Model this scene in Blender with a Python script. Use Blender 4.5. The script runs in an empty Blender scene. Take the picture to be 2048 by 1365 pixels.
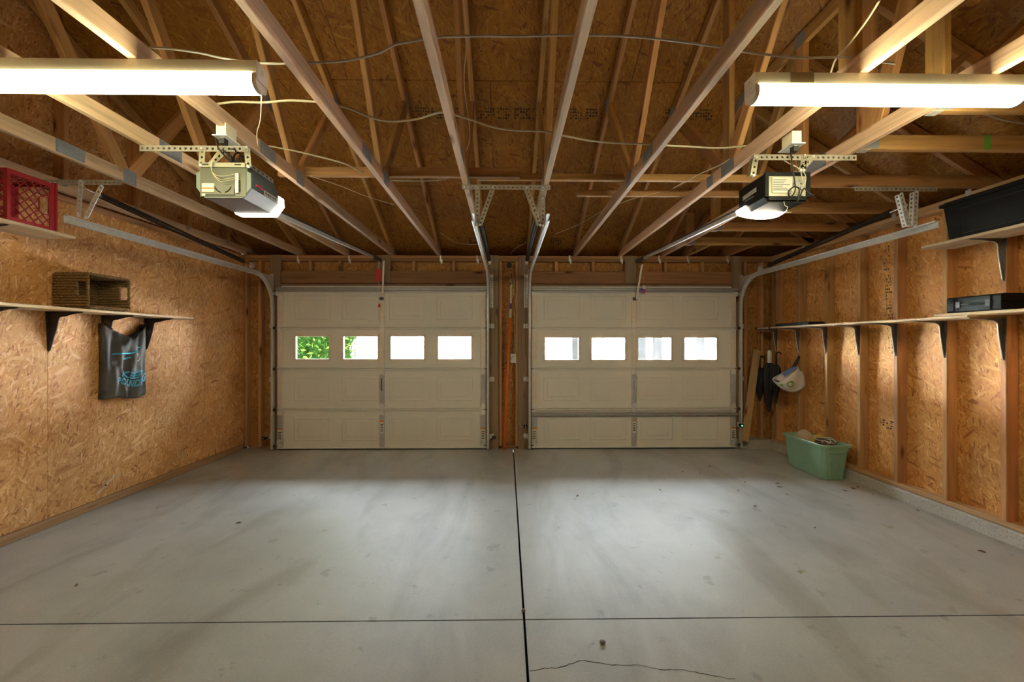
import bpy, bmesh, math, random
from mathutils import Vector, Matrix
random.seed(7)
S = bpy.context.scene
COL = S.collection

# ------------------------------------------------------------------ camera, world, sun, exposure
F_PX, VPX, HOR, CAM_Z = 813.0, 1013.0, 686.0, 1.40
YAW = math.atan((1024 - VPX) / F_PX)
cam_d = bpy.data.cameras.new('camera')
cam_d.sensor_width = 36.0
cam_d.lens = F_PX / 2048 * 36.0
cam_d.shift_y = (HOR - 682.5) / 2048
cam_d.clip_start = 0.02
cam = bpy.data.objects.new('camera', cam_d)
cam.location = (0, 0, CAM_Z)
cam.rotation_euler = (math.pi / 2, 0, -YAW)
COL.objects.link(cam)
S.camera = cam

world = bpy.data.worlds.new('sky')
S.world = world
world.use_nodes = True
bg = world.node_tree.nodes['Background']
bg.inputs['Color'].default_value = (0.86, 0.93, 1.0, 1)
bg.inputs['Strength'].default_value = 20.0

sun_d = bpy.data.lights.new('sun', 'SUN')
sun_d.energy = 260.0
sun_d.angle = 0.012
sun_d.color = (1.0, 0.97, 0.93)
sun = bpy.data.objects.new('sun', sun_d)
sun.location = (-8, -8, 20)
sun.rotation_euler = Vector((-0.22, 0.80, -0.50)).to_track_quat('-Z', 'Y').to_euler()   # from behind the garage onto the houses opposite
COL.objects.link(sun)
S.cycles.sample_clamp_indirect = 60.0

S.view_settings.view_transform = 'Standard'
S.view_settings.look = 'None'
S.view_settings.gamma = 1.0
S.view_settings.use_curve_mapping = False
S.view_settings.exposure = 1.38
TUBE_L = 15.0       # fluorescent lens radiance
OPENER_L = 12.0     # opener lamp lens radiance

# ------------------------------------------------------------------ photo pixel -> ray
_s, _c = math.sin(YAW), math.cos(YAW)
CAM = Vector((0, 0, CAM_Z))
def ray(px, py):
    dx, dz = (px - 1024) / F_PX, (HOR - py) / F_PX
    return Vector((_s + dx * _c, _c - dx * _s, dz))
def onX(px, py, X): r = ray(px, py); return CAM + r * (X / r.x)
def onY(px, py, Y): r = ray(px, py); return CAM + r * (Y / r.y)
def onZ(px, py, Z): r = ray(px, py); return CAM + r * ((Z - CAM_Z) / r.z)

# ------------------------------------------------------------------ materials
def new_mat(name):
    m = bpy.data.materials.new(name); m.use_nodes = True
    nt = m.node_tree
    return m, nt, nt.nodes['Principled BSDF']
def N(nt, t, **kw):
    n = nt.nodes.new(t)
    for k, v in kw.items():
        if hasattr(n, k): setattr(n, k, v)
        else: n.inputs[k].default_value = v
    return n
def ramp(nt, stops, interp='LINEAR'):
    r = nt.nodes.new('ShaderNodeValToRGB'); cr = r.color_ramp; cr.interpolation = interp
    while len(cr.elements) < len(stops): cr.elements.new(0.5)
    for e, (p, c) in zip(cr.elements, stops):
        e.position = p; e.color = (*c, 1)
    return r
def mth(nt, op, a, b=None, clamp=False):
    n = nt.nodes.new('ShaderNodeMath'); n.operation = op; n.use_clamp = clamp
    for i, v in enumerate((a, b)):
        if v is None: continue
        if isinstance(v, (int, float)): n.inputs[i].default_value = v
        else: nt.links.new(v, n.inputs[i])
    return n.outputs[0]
def mixc(nt, f, a, b, mode='MIX'):
    n = nt.nodes.new('ShaderNodeMix'); n.data_type = 'RGBA'; n.blend_type = mode
    for s, v in ((n.inputs[0], f), (n.inputs[6], a), (n.inputs[7], b)):
        if isinstance(v, (int, float)): s.default_value = v
        elif isinstance(v, tuple): s.default_value = (*v, 1)
        else: nt.links.new(v, s)
    return n.outputs[2]
def bump(nt, p, h, strength, dist):
    b = N(nt, 'ShaderNodeBump', Strength=strength, Distance=dist)
    nt.links.new(h, b.inputs['Height']); nt.links.new(b.outputs[0], p.inputs['Normal'])

def plain(name, col, rough=0.6, metal=0.0, var=0.0, scale=30.0, bmp=0.0, spec=0.5):
    m, nt, p = new_mat(name)
    p.inputs['Base Color'].default_value = (*col, 1)
    p.inputs['Roughness'].default_value = rough
    p.inputs['Metallic'].default_value = metal
    p.inputs['Specular IOR Level'].default_value = spec
    if var or bmp:
        tc = N(nt, 'ShaderNodeTexCoord')
        nz = N(nt, 'ShaderNodeTexNoise', Scale=scale, Detail=5.0, Roughness=0.6)
        nt.links.new(tc.outputs['Object'], nz.inputs['Vector'])
        if var:
            lo = tuple(max(0, c * (1 - var)) for c in col); hi = tuple(min(1, c * (1 + var)) for c in col)
            r = ramp(nt, [(0.3, lo), (0.7, hi)])
            nt.links.new(nz.outputs[0], r.inputs[0]); nt.links.new(r.outputs[0], p.inputs['Base Color'])
        if bmp: bump(nt, p, nz.outputs[0], bmp, 0.01)
    return m

def emit(name, col, strength):
    m, nt, p = new_mat(name)
    p.inputs['Base Color'].default_value = (0.9, 0.9, 0.88, 1)
    p.inputs['Emission Color'].default_value = (*col, 1)
    p.inputs['Emission Strength'].default_value = strength
    return m

def osb(name, axes, tint=(1, 1, 1), pale=1.0):
    """oriented strand board: overlapping flakes on the two given axes of the sheet"""
    m, nt, p = new_mat(name); L = nt.links.new
    tc = N(nt, 'ShaderNodeTexCoord'); oi = N(nt, 'ShaderNodeObjectInfo')
    sp = N(nt, 'ShaderNodeSeparateXYZ'); L(tc.outputs['Object'], sp.inputs[0])
    cb = N(nt, 'ShaderNodeCombineXYZ')
    off = mth(nt, 'MULTIPLY', oi.outputs['Random'], 37.0)
    L(mth(nt, 'ADD', sp.outputs[axes[0]], off), cb.inputs[0]); L(mth(nt, 'ADD', sp.outputs[axes[1]], off), cb.inputs[1])
    wz = N(nt, 'ShaderNodeTexNoise', Scale=3.2, Detail=2.0)
    L(cb.outputs[0], wz.inputs['Vector'])
    wm = N(nt, 'ShaderNodeVectorMath'); wm.operation = 'MULTIPLY_ADD'
    wm.inputs[1].default_value = (0.09, 0.09, 0); L(wz.outputs['Color'], wm.inputs[0]); L(cb.outputs[0], wm.inputs[2])
    val = None
    for i, (ang, sx, sy, thr) in enumerate(((0.25, 19, 84, 0), (1.25, 20, 90, 0.5), (-0.75, 17, 80, 0.55), (2.2, 24, 110, 0.6), (0.8, 12, 56, 0.80), (1.75, 21, 96, 0.66), (-0.3, 11, 50, 0.88))):
        mp = N(nt, 'ShaderNodeMapping')
        mp.inputs['Rotation'].default_value = (0, 0, ang)
        mp.inputs['Location'].default_value = (i * 3.1, i * 1.7, 0)
        L(wm.outputs[0], mp.inputs['Vector'])
        ms = N(nt, 'ShaderNodeVectorMath'); ms.operation = 'MULTIPLY'; ms.inputs[1].default_value = (sx, sy, 1)
        L(mp.outputs[0], ms.inputs[0])
        vo = N(nt, 'ShaderNodeTexVoronoi', voronoi_dimensions='2D', feature='F1'); vo.inputs['Scale'].default_value = 1.0
        L(ms.outputs[0], vo.inputs['Vector'])
        sc = N(nt, 'ShaderNodeSeparateColor'); L(vo.outputs['Color'], sc.inputs[0])
        if val is None: val = sc.outputs[0]
        else:
            k = mth(nt, 'GREATER_THAN', sc.outputs[1], thr)
            mx = N(nt, 'ShaderNodeMix'); L(k, mx.inputs[0]); L(val, mx.inputs[2]); L(sc.outputs[0], mx.inputs[3]); val = mx.outputs[0]
    fz = N(nt, 'ShaderNodeTexNoise', Scale=60.0, Detail=4.0); L(cb.outputs[0], fz.inputs['Vector'])
    val2 = mth(nt, 'ADD', mth(nt, 'MULTIPLY', val, 0.80), mth(nt, 'MULTIPLY', fz.outputs[0], 0.20))
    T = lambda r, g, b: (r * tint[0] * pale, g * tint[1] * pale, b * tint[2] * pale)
    r = ramp(nt, [(0.08, T(.28, .105, .03)), (0.17, T(.51, .24, .065)), (0.42, T(.61, .325, .102)), (0.74, T(.66, .38, .135)), (0.88, T(.775, .525, .245))])
    L(val2, r.inputs[0])
    big = N(nt, 'ShaderNodeTexNoise', Scale=1.6, Detail=3.0); L(cb.outputs[0], big.inputs['Vector'])
    br = ramp(nt, [(0.3, (.80, .76, .72)), (0.7, (1.08, 1.06, 1.02))]); L(big.outputs[0], br.inputs[0])
    L(mixc(nt, 1.0, r.outputs[0], br.outputs[0], 'MULTIPLY'), p.inputs['Base Color'])
    p.inputs['Roughness'].default_value = 0.62
    bump(nt, p, val2, 0.25, 0.004)
    return m

def lumber(name, base, var=0.25, knots=True, rough=0.6):
    """sawn softwood, grain along the piece's own x axis, tone varied piece by piece"""
    m, nt, p = new_mat(name); L = nt.links.new
    tc = N(nt, 'ShaderNodeTexCoord'); oi = N(nt, 'ShaderNodeObjectInfo')
    ad = N(nt, 'ShaderNodeVectorMath'); ad.operation = 'ADD'
    cb = N(nt, 'ShaderNodeCombineXYZ')
    off = mth(nt, 'MULTIPLY', oi.outputs['Random'], 53.0)
    for i in range(3): L(off, cb.inputs[i])
    L(tc.outputs['Object'], ad.inputs[0]); L(cb.outputs[0], ad.inputs[1])
    sc = N(nt, 'ShaderNodeVectorMath'); sc.operation = 'MULTIPLY'; sc.inputs[1].default_value = (1.2, 26, 26); L(ad.outputs[0], sc.inputs[0])
    nz = N(nt, 'ShaderNodeTexNoise', Scale=1.0, Detail=6.0, Roughness=0.65, Distortion=0.6); L(sc.outputs[0], nz.inputs['Vector'])
    b = base
    r = ramp(nt, [(0.28, tuple(c * (0.62) for c in b)), (0.5, b), (0.72, tuple(min(1, c * 1.22) for c in b))])
    L(nz.outputs[0], r.inputs[0]); colr = r.outputs[0]
    if knots:
        ks = N(nt, 'ShaderNodeVectorMath'); ks.operation = 'MULTIPLY'; ks.inputs[1].default_value = (2.2, 7, 7); L(ad.outputs[0], ks.inputs[0])
        vo = N(nt, 'ShaderNodeTexVoronoi', feature='F1'); vo.inputs['Scale'].default_value = 1.0; L(ks.outputs[0], vo.inputs['Vector'])
        kr = ramp(nt, [(0.05, (.22, .13, .08)), (0.13, (.72, .62, .52)), (0.2, (1, 1, 1))]); L(vo.outputs['Distance'], kr.inputs[0])
        colr = mixc(nt, 1.0, colr, kr.outputs[0], 'MULTIPLY')
    tn = N(nt, 'ShaderNodeMapRange'); tn.inputs[3].default_value = 1 - var; tn.inputs[4].default_value = 1 + var * 0.4
    L(oi.outputs['Random'], tn.inputs[0])
    hs = N(nt, 'ShaderNodeHueSaturation'); L(colr, hs.inputs['Color']); L(tn.outputs[0], hs.inputs['Value'])
    hv = N(nt, 'ShaderNodeMapRange'); hv.inputs[3].default_value = 0.485; hv.inputs[4].default_value = 0.505
    L(mth(nt, 'FRACT', mth(nt, 'MULTIPLY', oi.outputs['Random'], 7.3)), hv.inputs[0]); L(hv.outputs[0], hs.inputs['Hue'])
    L(hs.outputs[0], p.inputs['Base Color'])
    p.inputs['Roughness'].default_value = rough
    bump(nt, p, nz.outputs[0], 0.15, 0.003)
    return m

def concrete(name, col, stain=True, rough=0.45, aggregate=False):
    m, nt, p = new_mat(name); L = nt.links.new
    ge = N(nt, 'ShaderNodeNewGeometry')
    a = N(nt, 'ShaderNodeTexNoise', Scale=1.1, Detail=6.0, Roughness=0.62); L(ge.outputs['Position'], a.inputs['Vector'])
    b = N(nt, 'ShaderNodeTexNoise', Scale=90.0, Detail=4.0, Roughness=0.7); L(ge.outputs['Position'], b.inputs['Vector'])
    r1 = ramp(nt, [(0.30, tuple(c * .80 for c in col)), (0.52, col), (0.72, tuple(min(1, c * 1.10) for c in col))]); L(a.outputs[0], r1.inputs[0])
    r2 = ramp(nt, [(0.25, (.86, .86, .86)), (0.7, (1.05, 1.05, 1.05))]); L(b.outputs[0], r2.inputs[0])
    c1 = mixc(nt, 1.0, r1.outputs[0], r2.outputs[0], 'MULTIPLY')
    if stain:   # old wheel and water stains, stretched along the parking direction
        st = N(nt, 'ShaderNodeVectorMath'); st.operation = 'MULTIPLY'; st.inputs[1].default_value = (1.9, 0.55, 1); L(ge.outputs['Position'], st.inputs[0])
        n3 = N(nt, 'ShaderNodeTexNoise', Scale=1.0, Detail=5.0, Roughness=0.6, Distortion=0.8); L(st.outputs[0], n3.inputs['Vector'])
        r3 = ramp(nt, [(0.36, (.66, .62, .56)), (0.50, (1, 1, 1))]); L(n3.outputs[0], r3.inputs[0])
        c1 = mixc(nt, 0.55, c1, r3.outputs[0], 'MULTIPLY')
        sp = N(nt, 'ShaderNodeTexNoise', Scale=7.0, Detail=3.0, Roughness=0.6); L(ge.outputs['Position'], sp.inputs['Vector'])
        r4 = ramp(nt, [(0.30, (.62, .60, .57)), (0.36, (1, 1, 1))]); L(sp.outputs[0], r4.inputs[0])
        c1 = mixc(nt, 0.6, c1, r4.outputs[0], 'MULTIPLY')
    if aggregate:
        vo = N(nt, 'ShaderNodeTexVoronoi'); vo.inputs['Scale'].default_value = 70; L(ge.outputs['Position'], vo.inputs['Vector'])
        r5 = ramp(nt, [(0.1, (.45, .45, .45)), (0.4, (1.1, 1.1, 1.1))]); L(vo.outputs['Distance'], r5.inputs[0])
        c1 = mixc(nt, 0.7, c1, r5.outputs[0], 'MULTIPLY')
    L(c1, p.inputs['Base Color'])
    p.inputs['Roughness'].default_value = rough
    bump(nt, p, b.outputs[0], 0.4 if aggregate else 0.10, 0.01 if aggregate else 0.003)
    return m

def glass(name):
    m, nt, p = new_mat(name); L = nt.links.new
    out = nt.nodes['Material Output']; nt.nodes.remove(p)
    tr = N(nt, 'ShaderNodeBsdfTransparent'); tr.inputs[0].default_value = (0.93, 0.95, 0.94, 1)
    gl = N(nt, 'ShaderNodeBsdfGlossy'); gl.inputs['Roughness'].default_value = 0.02
    fr = N(nt, 'ShaderNodeFresnel'); fr.inputs[0].default_value = 1.35
    mx = N(nt, 'ShaderNodeMixShader'); L(fr.outputs[0], mx.inputs[0]); L(tr.outputs[0], mx.inputs[1]); L(gl.outputs[0], mx.inputs[2])
    L(mx.outputs[0], out.inputs[0])
    return m

def galv(name, col, rough=0.38):
    m, nt, p = new_mat(name); L = nt.links.new
    tc = N(nt, 'ShaderNodeTexCoord')
    vo = N(nt, 'ShaderNodeTexVoronoi'); vo.inputs['Scale'].default_value = 60; L(tc.outputs['Object'], vo.inputs['Vector'])
    nz = N(nt, 'ShaderNodeTexNoise', Scale=9.0, Detail=4.0); L(tc.outputs['Object'], nz.inputs['Vector'])
    s = N(nt, 'ShaderNodeSeparateColor'); L(vo.outputs['Color'], s.inputs[0])
    v = mth(nt, 'ADD', mth(nt, 'MULTIPLY', s.outputs[0], 0.35), mth(nt, 'MULTIPLY', nz.outputs[0], 0.65))
    r = ramp(nt, [(0.25, tuple(c * .88 for c in col)), (0.75, tuple(min(1, c * 1.06) for c in col))]); L(v, r.inputs[0])
    L(r.outputs[0], p.inputs['Base Color'])
    p.inputs['Metallic'].default_value = 0.45; p.inputs['Roughness'].default_value = rough
    return m

M = {}
M['osb_x'] = osb('strand_board_side_wall', (1, 2), tint=(1.0, 1.0, 1.15), pale=1.22)
M['osb_x_right'] = osb('strand_board_right_wall', (1, 2), tint=(1.0, .90, .74), pale=1.15)
M['osb_y'] = osb('strand_board_front_wall', (0, 2), tint=(.95, .85, .7), pale=.85)
M['osb_roof_shaded'] = osb('strand_board_roof_shaded', (0, 1), tint=(1.0, .78, .26), pale=.56)  # wall board's flakes darkened and oranged; the attic's shade is in this colour
M['chord'] = lumber('truss_pine', (.78, .56, .36))
M['web'] = lumber('truss_web_pine', (.56, .32, .11))
M['stud'] = lumber('stud_pine', (.58, .33, .13))
M['plate'] = lumber('plate_pine', (.54, .32, .16))
M['header'] = lumber('header_pine', (.40, .22, .09))
M['jamb'] = lumber('weathered_jamb_pine', (.30, .21, .13), var=.15)
M['shelf'] = lumber('shelf_pine', (.66, .52, .33), var=.1, knots=False)
M['board'] = lumber('pale_board', (.50, .34, .16), var=.1)
M['concrete'] = concrete('slab_concrete', (.435, .445, .448))
M['curb'] = concrete('curb_concrete', (.50, .48, .44), stain=False, rough=.85, aggregate=True)
M['dark'] = plain('dark_joint', (.02, .018, .015), .9)
M['galv'] = galv('galvanised_steel', (.78, .79, .80))
M['strut'] = galv('strut_steel', (.42, .44, .47), .45)
M['stile_galv'] = galv('stile_steel', (.54, .56, .59), .45)
M['angle'] = galv('punched_angle_steel', (.50, .48, .42), .45)
M['gusset'] = galv('truss_plate_steel', (.36, .40, .46), .5)
M['spring'] = plain('black_spring_steel', (.05, .045, .04), .4, .8)
M['grey_bracket'] = plain('grey_bracket_steel', (.20, .20, .21), .35, .6, var=.2)
M['black_metal'] = plain('dark_bracket_steel', (.10, .10, .11), .35, .6, var=.2)
M['door'] = plain('door_steel_almond', (.79, .79, .775), .5, 0, var=.035, scale=120, bmp=.06)
M['door_stile'] = plain('door_stile_paint', (.78, .72, .65), .45, .1, var=.08, scale=20)
M['white_paint'] = plain('white_enamel', (.72, .69, .55), .5, 0, var=.05, scale=15)
M['white_plastic'] = plain('white_plastic', (.82, .82, .80), .4)
M['glass'] = glass('window_glass')
M['cable'] = plain('cream_cable_sheath', (.66, .60, .42), .5)
M['cable_grey'] = plain('grey_cable_sheath', (.55, .52, .46), .5)
M['black_rubber'] = plain('black_cord', (.015, .015, .016), .5)
M['black_plastic'] = plain('black_plastic', (.010, .010, .012), .5, var=.15, bmp=.05, spec=.22)
M['red_plastic'] = plain('red_crate_plastic', (.42, .025, .04), .42, var=.12, scale=12)
M['green_plastic'] = plain('sage_green_tote_plastic', (.26, .46, .33), .38, var=.05, scale=10)
M['orange'] = plain('orange_pole', (.90, .20, .015), .4, var=.1, scale=6)
M['wicker'] = plain('seagrass_weave', (.25, .15, .05), .75, var=.45, scale=160, bmp=.4)
M['slate'] = plain('slate_grey_opener', (.085, .11, .12), .5)
M['grey_green'] = plain('grey_green_opener_edge', (.20, .25, .22), .45)
M['pale_grey'] = plain('pale_grey_opener_base', (.36, .37, .39), .35, .3)
M['opener_plate'] = plain('dull_plated_steel', (.13, .135, .10), .45, .4, var=.1, scale=12)
M['tan_metal'] = plain('tan_plated_steel', (.42, .41, .31), .42, .55, var=.1, scale=12)
M['tube'] = emit('fluorescent_lens', (1.0, .91, .54), TUBE_L)
M['lamp_left'] = emit('opener_lamp_lens', (1.0, .90, .70), OPENER_L * .45)
M['lamp_right'] = emit('opener_lamp_lens_bright', (1.0, .90, .68), OPENER_L)
M['clear'] = plain('clear_acrylic_end', (.75, .74, .68), .15)
M['red'] = plain('red_tag', (.62, .035, .03), .5)
M['white_label'] = plain('white_label', (.75, .73, .66), .6)
M['orange_label'] = plain('orange_label_print', (.75, .25, .05), .6)
M['black_print'] = plain('black_print', (.02, .02, .02), .6)
M['stamp'] = plain('black_mill_stamp', (.035, .025, .015), .8)
M['magenta'] = plain('magenta_tag', (.60, .06, .28), .5)
M['purple'] = plain('purple_tag', (.16, .10, .42), .5)
M['bag_grey'] = plain('grey_nylon', (.105, .105, .11), .62, var=.35, scale=8, spec=.3)
M['bag_blue'] = plain('blue_print', (.06, .46, .78), .5)
M['bag_pale'] = plain('pale_grey_print', (.55, .56, .58), .5)
M['bag_white'] = plain('white_shopping_bag', (.78, .77, .76), .5)
M['bag_green'] = plain('green_print', (.16, .42, .06), .5)
M['blue_fabric'] = plain('blue_fabric', (.14, .24, .52), .6)
M['pink_paper'] = plain('pinkish_paper', (.62, .50, .45), .7)
M['umbrella'] = plain('black_umbrella_fabric', (.018, .019, .026), .6)
M['yellow'] = plain('yellow_cloth', (.62, .44, .06), .6)
M['beige'] = plain('beige_cloth', (.50, .40, .30), .7)
M['brown_cord'] = plain('brown_cord', (.14, .08, .035), .6)
M['tape'] = plain('brown_tape', (.30, .23, .13), .5)
M['led'] = emit('green_led', (.05, 1.0, .3), 6.0)
M['leaf_dry'] = plain('dry_leaf', (.16, .10, .05), .8)
M['leaf_pale'] = plain('pale_leaf', (.50, .44, .28), .8)
M['pebble'] = plain('grey_pebble', (.20, .20, .21), .7)
M['brass'] = plain('brass_fitting', (.55, .40, .15), .35, .8)
# outside
M['leaf'] = plain('hedge_leaf', (.009, .026, .003), .6, var=.7, scale=14, spec=.04)
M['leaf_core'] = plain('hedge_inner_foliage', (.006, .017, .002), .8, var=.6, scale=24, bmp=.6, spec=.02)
M['leaf_light'] = plain('hedge_leaf_new', (.048, .075, .012), .6, var=.4, scale=14, spec=.04)
M['bark'] = plain('bark', (.05, .045, .04), .9, var=.3)
M['siding'] = plain('white_siding', (.80, .80, .79), .7)
M['porch_grey'] = plain('grey_porch_wall', (.022, .023, .025), .8, var=.3, scale=3, spec=.1)
M['driveway'] = plain('driveway_concrete', (.40, .39, .37), .8, var=.1, scale=2)
M['grass'] = plain('lawn_grass', (.06, .11, .02), .9, var=.3, scale=20)
M['shingle'] = plain('roof_shingle', (.09, .085, .08), .9, var=.2, scale=30)

# ------------------------------------------------------------------ mesh helpers (authored in world metres)
class MB:
    def __init__(s): s.v, s.f = [], []
    def add(s, vs, fs):
        o = len(s.v); s.v += [Vector(p) for p in vs]; s.f += [tuple(o + i for i in f) for f in fs]; return s
    def box(s, a, b):
        (x0, y0, z0), (x1, y1, z1) = a, b
        return s.add([(x0,y0,z0),(x1,y0,z0),(x1,y1,z0),(x0,y1,z0),(x0,y0,z1),(x1,y0,z1),(x1,y1,z1),(x0,y1,z1)],
                     [(0,3,2,1),(4,5,6,7),(0,1,5,4),(1,2,6,5),(2,3,7,6),(3,0,4,7)])
    def bar(s, p, q, w, h, up=(0, 0, 1)):
        p, q = Vector(p), Vector(q); d = (q - p).normalized(); u = Vector(up)
        sd = d.cross(u)
        if sd.length < 1e-4: sd = d.cross(Vector((1, 0, 0)))
        sd.normalize(); u = sd.cross(d)
        a, b = sd * w / 2, u * h / 2
        vs = [p-a-b, p+a-b, p+a+b, p-a+b, q-a-b, q+a-b, q+a+b, q-a+b]
        return s.add(vs, [(0,1,2,3)[::-1],(4,5,6,7),(0,1,5,4),(1,2,6,5),(2,3,7,6),(3,0,4,7)])
    def tube(s, pts, r, n=8, caps=True):
        pts = [Vector(p) for p in pts]; rings = []; prev = None
        for i, p in enumerate(pts):
            t = (pts[min(i+1, len(pts)-1)] - pts[max(i-1, 0)]).normalized()
            if prev is None:
                a = t.cross(Vector((0, 0, 1)))
                if a.length < 1e-3: a = t.cross(Vector((1, 0, 0)))
            else: a = prev - t * prev.dot(t)
            a.normalize(); prev = a; b = t.cross(a)
            rr = r[i] if isinstance(r, (list, tuple)) else r
            rings.append([p + (a * math.cos(2*math.pi*k/n) + b * math.sin(2*math.pi*k/n)) * rr for k in range(n)])
        o = len(s.v); s.v += [q for R in rings for q in R]
        for i in range(len(pts)-1):
            for k in range(n):
                s.f.append((o+i*n+k, o+i*n+(k+1) % n, o+(i+1)*n+(k+1) % n, o+(i+1)*n+k))
        if caps:
            s.f.append(tuple(o+k for k in range(n))[::-1]); e = o+(len(pts)-1)*n; s.f.append(tuple(e+k for k in range(n)))
        return s
    def prism(s, poly, origin, ua, va, wa, depth):
        """polygon in (u, v) pushed along w"""
        o, ua, va, wa = Vector(origin), Vector(ua), Vector(va), Vector(wa)
        A = [o + ua*u + va*v for u, v in poly]; Bq = [p + wa*depth for p in A]; n = len(poly)
        return s.add(A + Bq, [tuple(range(n))[::-1], tuple(range(n, 2*n))] + [(i, (i+1) % n, n+(i+1) % n, n+i) for i in range(n)])
    def sphere(s, c, r, n=8, m=6, sq=(1, 1, 1)):
        c = Vector(c); vs = []
        for i in range(m+1):
            th = math.pi*i/m
            for k in range(n):
                ph = 2*math.pi*k/n
                vs.append(c + Vector((r*sq[0]*math.sin(th)*math.cos(ph), r*sq[1]*math.sin(th)*math.sin(ph), r*sq[2]*math.cos(th))))
        return s.add(vs, [(i*n+k, i*n+(k+1) % n, (i+1)*n+(k+1) % n, (i+1)*n+k) for i in range(m) for k in range(n)])
    def grid(s, fn, nu, nv, closed=False):
        vs = [fn(i/nu, j/nv) for j in range(nv+1) for i in range(nu + (0 if closed else 1))]
        w = nu if closed else nu+1
        return s.add(vs, [(j*w+i, j*w+(i+1) % w, (j+1)*w+(i+1) % w, (j+1)*w+i) for j in range(nv) for i in range(nu)])
    def build(s, name, mat, parent=None, smooth=False, origin=None, solid=0.0, kind=None):
        if parent is not None: o = parent_world(parent)
        elif origin is not None: o = Vector(origin)
        else:
            xs = [p.x for p in s.v]; ys = [p.y for p in s.v]; zs = [p.z for p in s.v]
            o = Vector(((min(xs)+max(xs))/2, (min(ys)+max(ys))/2, min(zs)))
        own = Vector((0, 0, 0))
        if parent is not None:   # part origin at its own centre, so that parent and part meet in world metres
            xs = [p.x for p in s.v]; ys = [p.y for p in s.v]; zs = [p.z for p in s.v]
            own = Vector(((min(xs)+max(xs))/2, (min(ys)+max(ys))/2, (min(zs)+max(zs))/2)) - o
        me = bpy.data.meshes.new(name)
        me.from_pydata([tuple(p - o - own) for p in s.v], [], s.f); me.update()
        bm = bmesh.new(); bm.from_mesh(me); bmesh.ops.recalc_face_normals(bm, faces=bm.faces); bm.to_mesh(me); bm.free()
        if smooth: me.shade_smooth()
        me.materials.append(M[mat] if isinstance(mat, str) else mat)
        ob = bpy.data.objects.new(name, me); COL.objects.link(ob)
        if parent is not None: ob.parent = parent; ob.location = own
        else: ob.location = o
        if solid:
            md = ob.modifiers.new('thickness', 'SOLIDIFY'); md.thickness = solid; md.offset = 0
        if kind: ob['kind'] = kind
        return ob

def parent_world(o):
    v = Vector(o.location)
    while o.parent is not None: o = o.parent; v += Vector(o.location)
    return v
def tag(o, label=None, cat=None, group=None, kind=None):
    if label: o['label'] = label
    if cat: o['category'] = cat
    if group: o['group'] = group
    if kind: o['kind'] = kind
    return o
def thing(name, loc, label=None, cat=None, group=None, kind=None):
    o = bpy.data.objects.new(name, None); o.empty_display_size = 0.1; COL.objects.link(o); o.location = loc
    return tag(o, label, cat, group, kind)
def bx(name, a, b, mat, parent=None, **kw):
    a2 = tuple(min(i, j) for i, j in zip(a, b)); b2 = tuple(max(i, j) for i, j in zip(a, b))
    return MB().box(a2, b2).build(name, mat, parent, **kw)
def copy_tree(o, parent=None):
    c = o.copy(); COL.objects.link(c); c.parent = parent
    for ch in o.children: copy_tree(ch, c)
    return c

_beam_cache = {}
def beam(name, p, q, w, h, mat, parent=None, up=(0, 0, 1), ease=0.004):
    """one stick of lumber, its own x axis along the grain, eased edges"""
    p, q = Vector(p), Vector(q); d = q - p; Ln = d.length; d.normalize()
    u = Vector(up); sd = u.cross(d)
    if sd.length < 1e-4: sd = Vector((0, 1, 0)).cross(d) if abs(d.y) < .9 else Vector((1, 0, 0)).cross(d)
    sd.normalize(); u = d.cross(sd)
    key = (round(Ln, 3), round(w, 4), round(h, 4), mat)
    me = _beam_cache.get(key)
    if me is None:
        a, b, e = w/2, h/2, min(ease, w/5, h/5)
        prof = [(-a+e, -b), (a-e, -b), (a, -b+e), (a, b-e), (a-e, b), (-a+e, b), (-a, b-e), (-a, -b+e)]
        mb = MB().prism(prof, (-Ln/2, 0, 0), (0, 1, 0), (0, 0, 1), (1, 0, 0), Ln)
        me = bpy.data.meshes.new(name); me.from_pydata([tuple(v) for v in mb.v], [], mb.f); me.update()
        bm = bmesh.new(); bm.from_mesh(me); bmesh.ops.recalc_face_normals(bm, faces=bm.faces); bm.to_mesh(me); bm.free()
        me.materials.append(M[mat]); _beam_cache[key] = me
    ob = bpy.data.objects.new(name, me); COL.objects.link(ob)
    c = (p + q) / 2
    R = Matrix((d, sd, u)).transposed().to_4x4()
    if parent is not None: ob.parent = parent; c = c - parent_world(parent)
    ob.matrix_local = Matrix.Translation(c) @ R
    return ob

def spline(pts, n=6):
    """Catmull-Rom through the points"""
    P = [Vector(p) for p in pts]; P = [P[0]*2-P[1]] + P + [P[-1]*2-P[-2]]; out = []
    for i in range(1, len(P)-2):
        a, b, c, d = P[i-1:i+3]
        for k in range(n):
            t = k/n
            out.append(0.5*((2*b)+(c-a)*t+(2*a-5*b+4*c-d)*t*t+(3*b-a-3*c+d)*t**3))
    return out + [P[-2]]

def text_mesh(s, size=1.0, shear=0.0, bold=0.0):
    cu = bpy.data.curves.new('lettering', 'FONT'); cu.body = s; cu.size = size; cu.shear = shear
    cu.align_x = 'CENTER'; cu.align_y = 'CENTER'; cu.resolution_u = 2; cu.offset = bold
    ob = bpy.data.objects.new('lettering', cu); COL.objects.link(ob)
    dg = bpy.context.evaluated_depsgraph_get(); me = ob.evaluated_get(dg).to_mesh()
    vs = [Vector(v.co) for v in me.vertices]; fs = [tuple(p.vertices) for p in me.polygons]
    ob.evaluated_get(dg).to_mesh_clear(); bpy.data.objects.remove(ob); bpy.data.curves.remove(cu)
    return vs, fs

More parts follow.
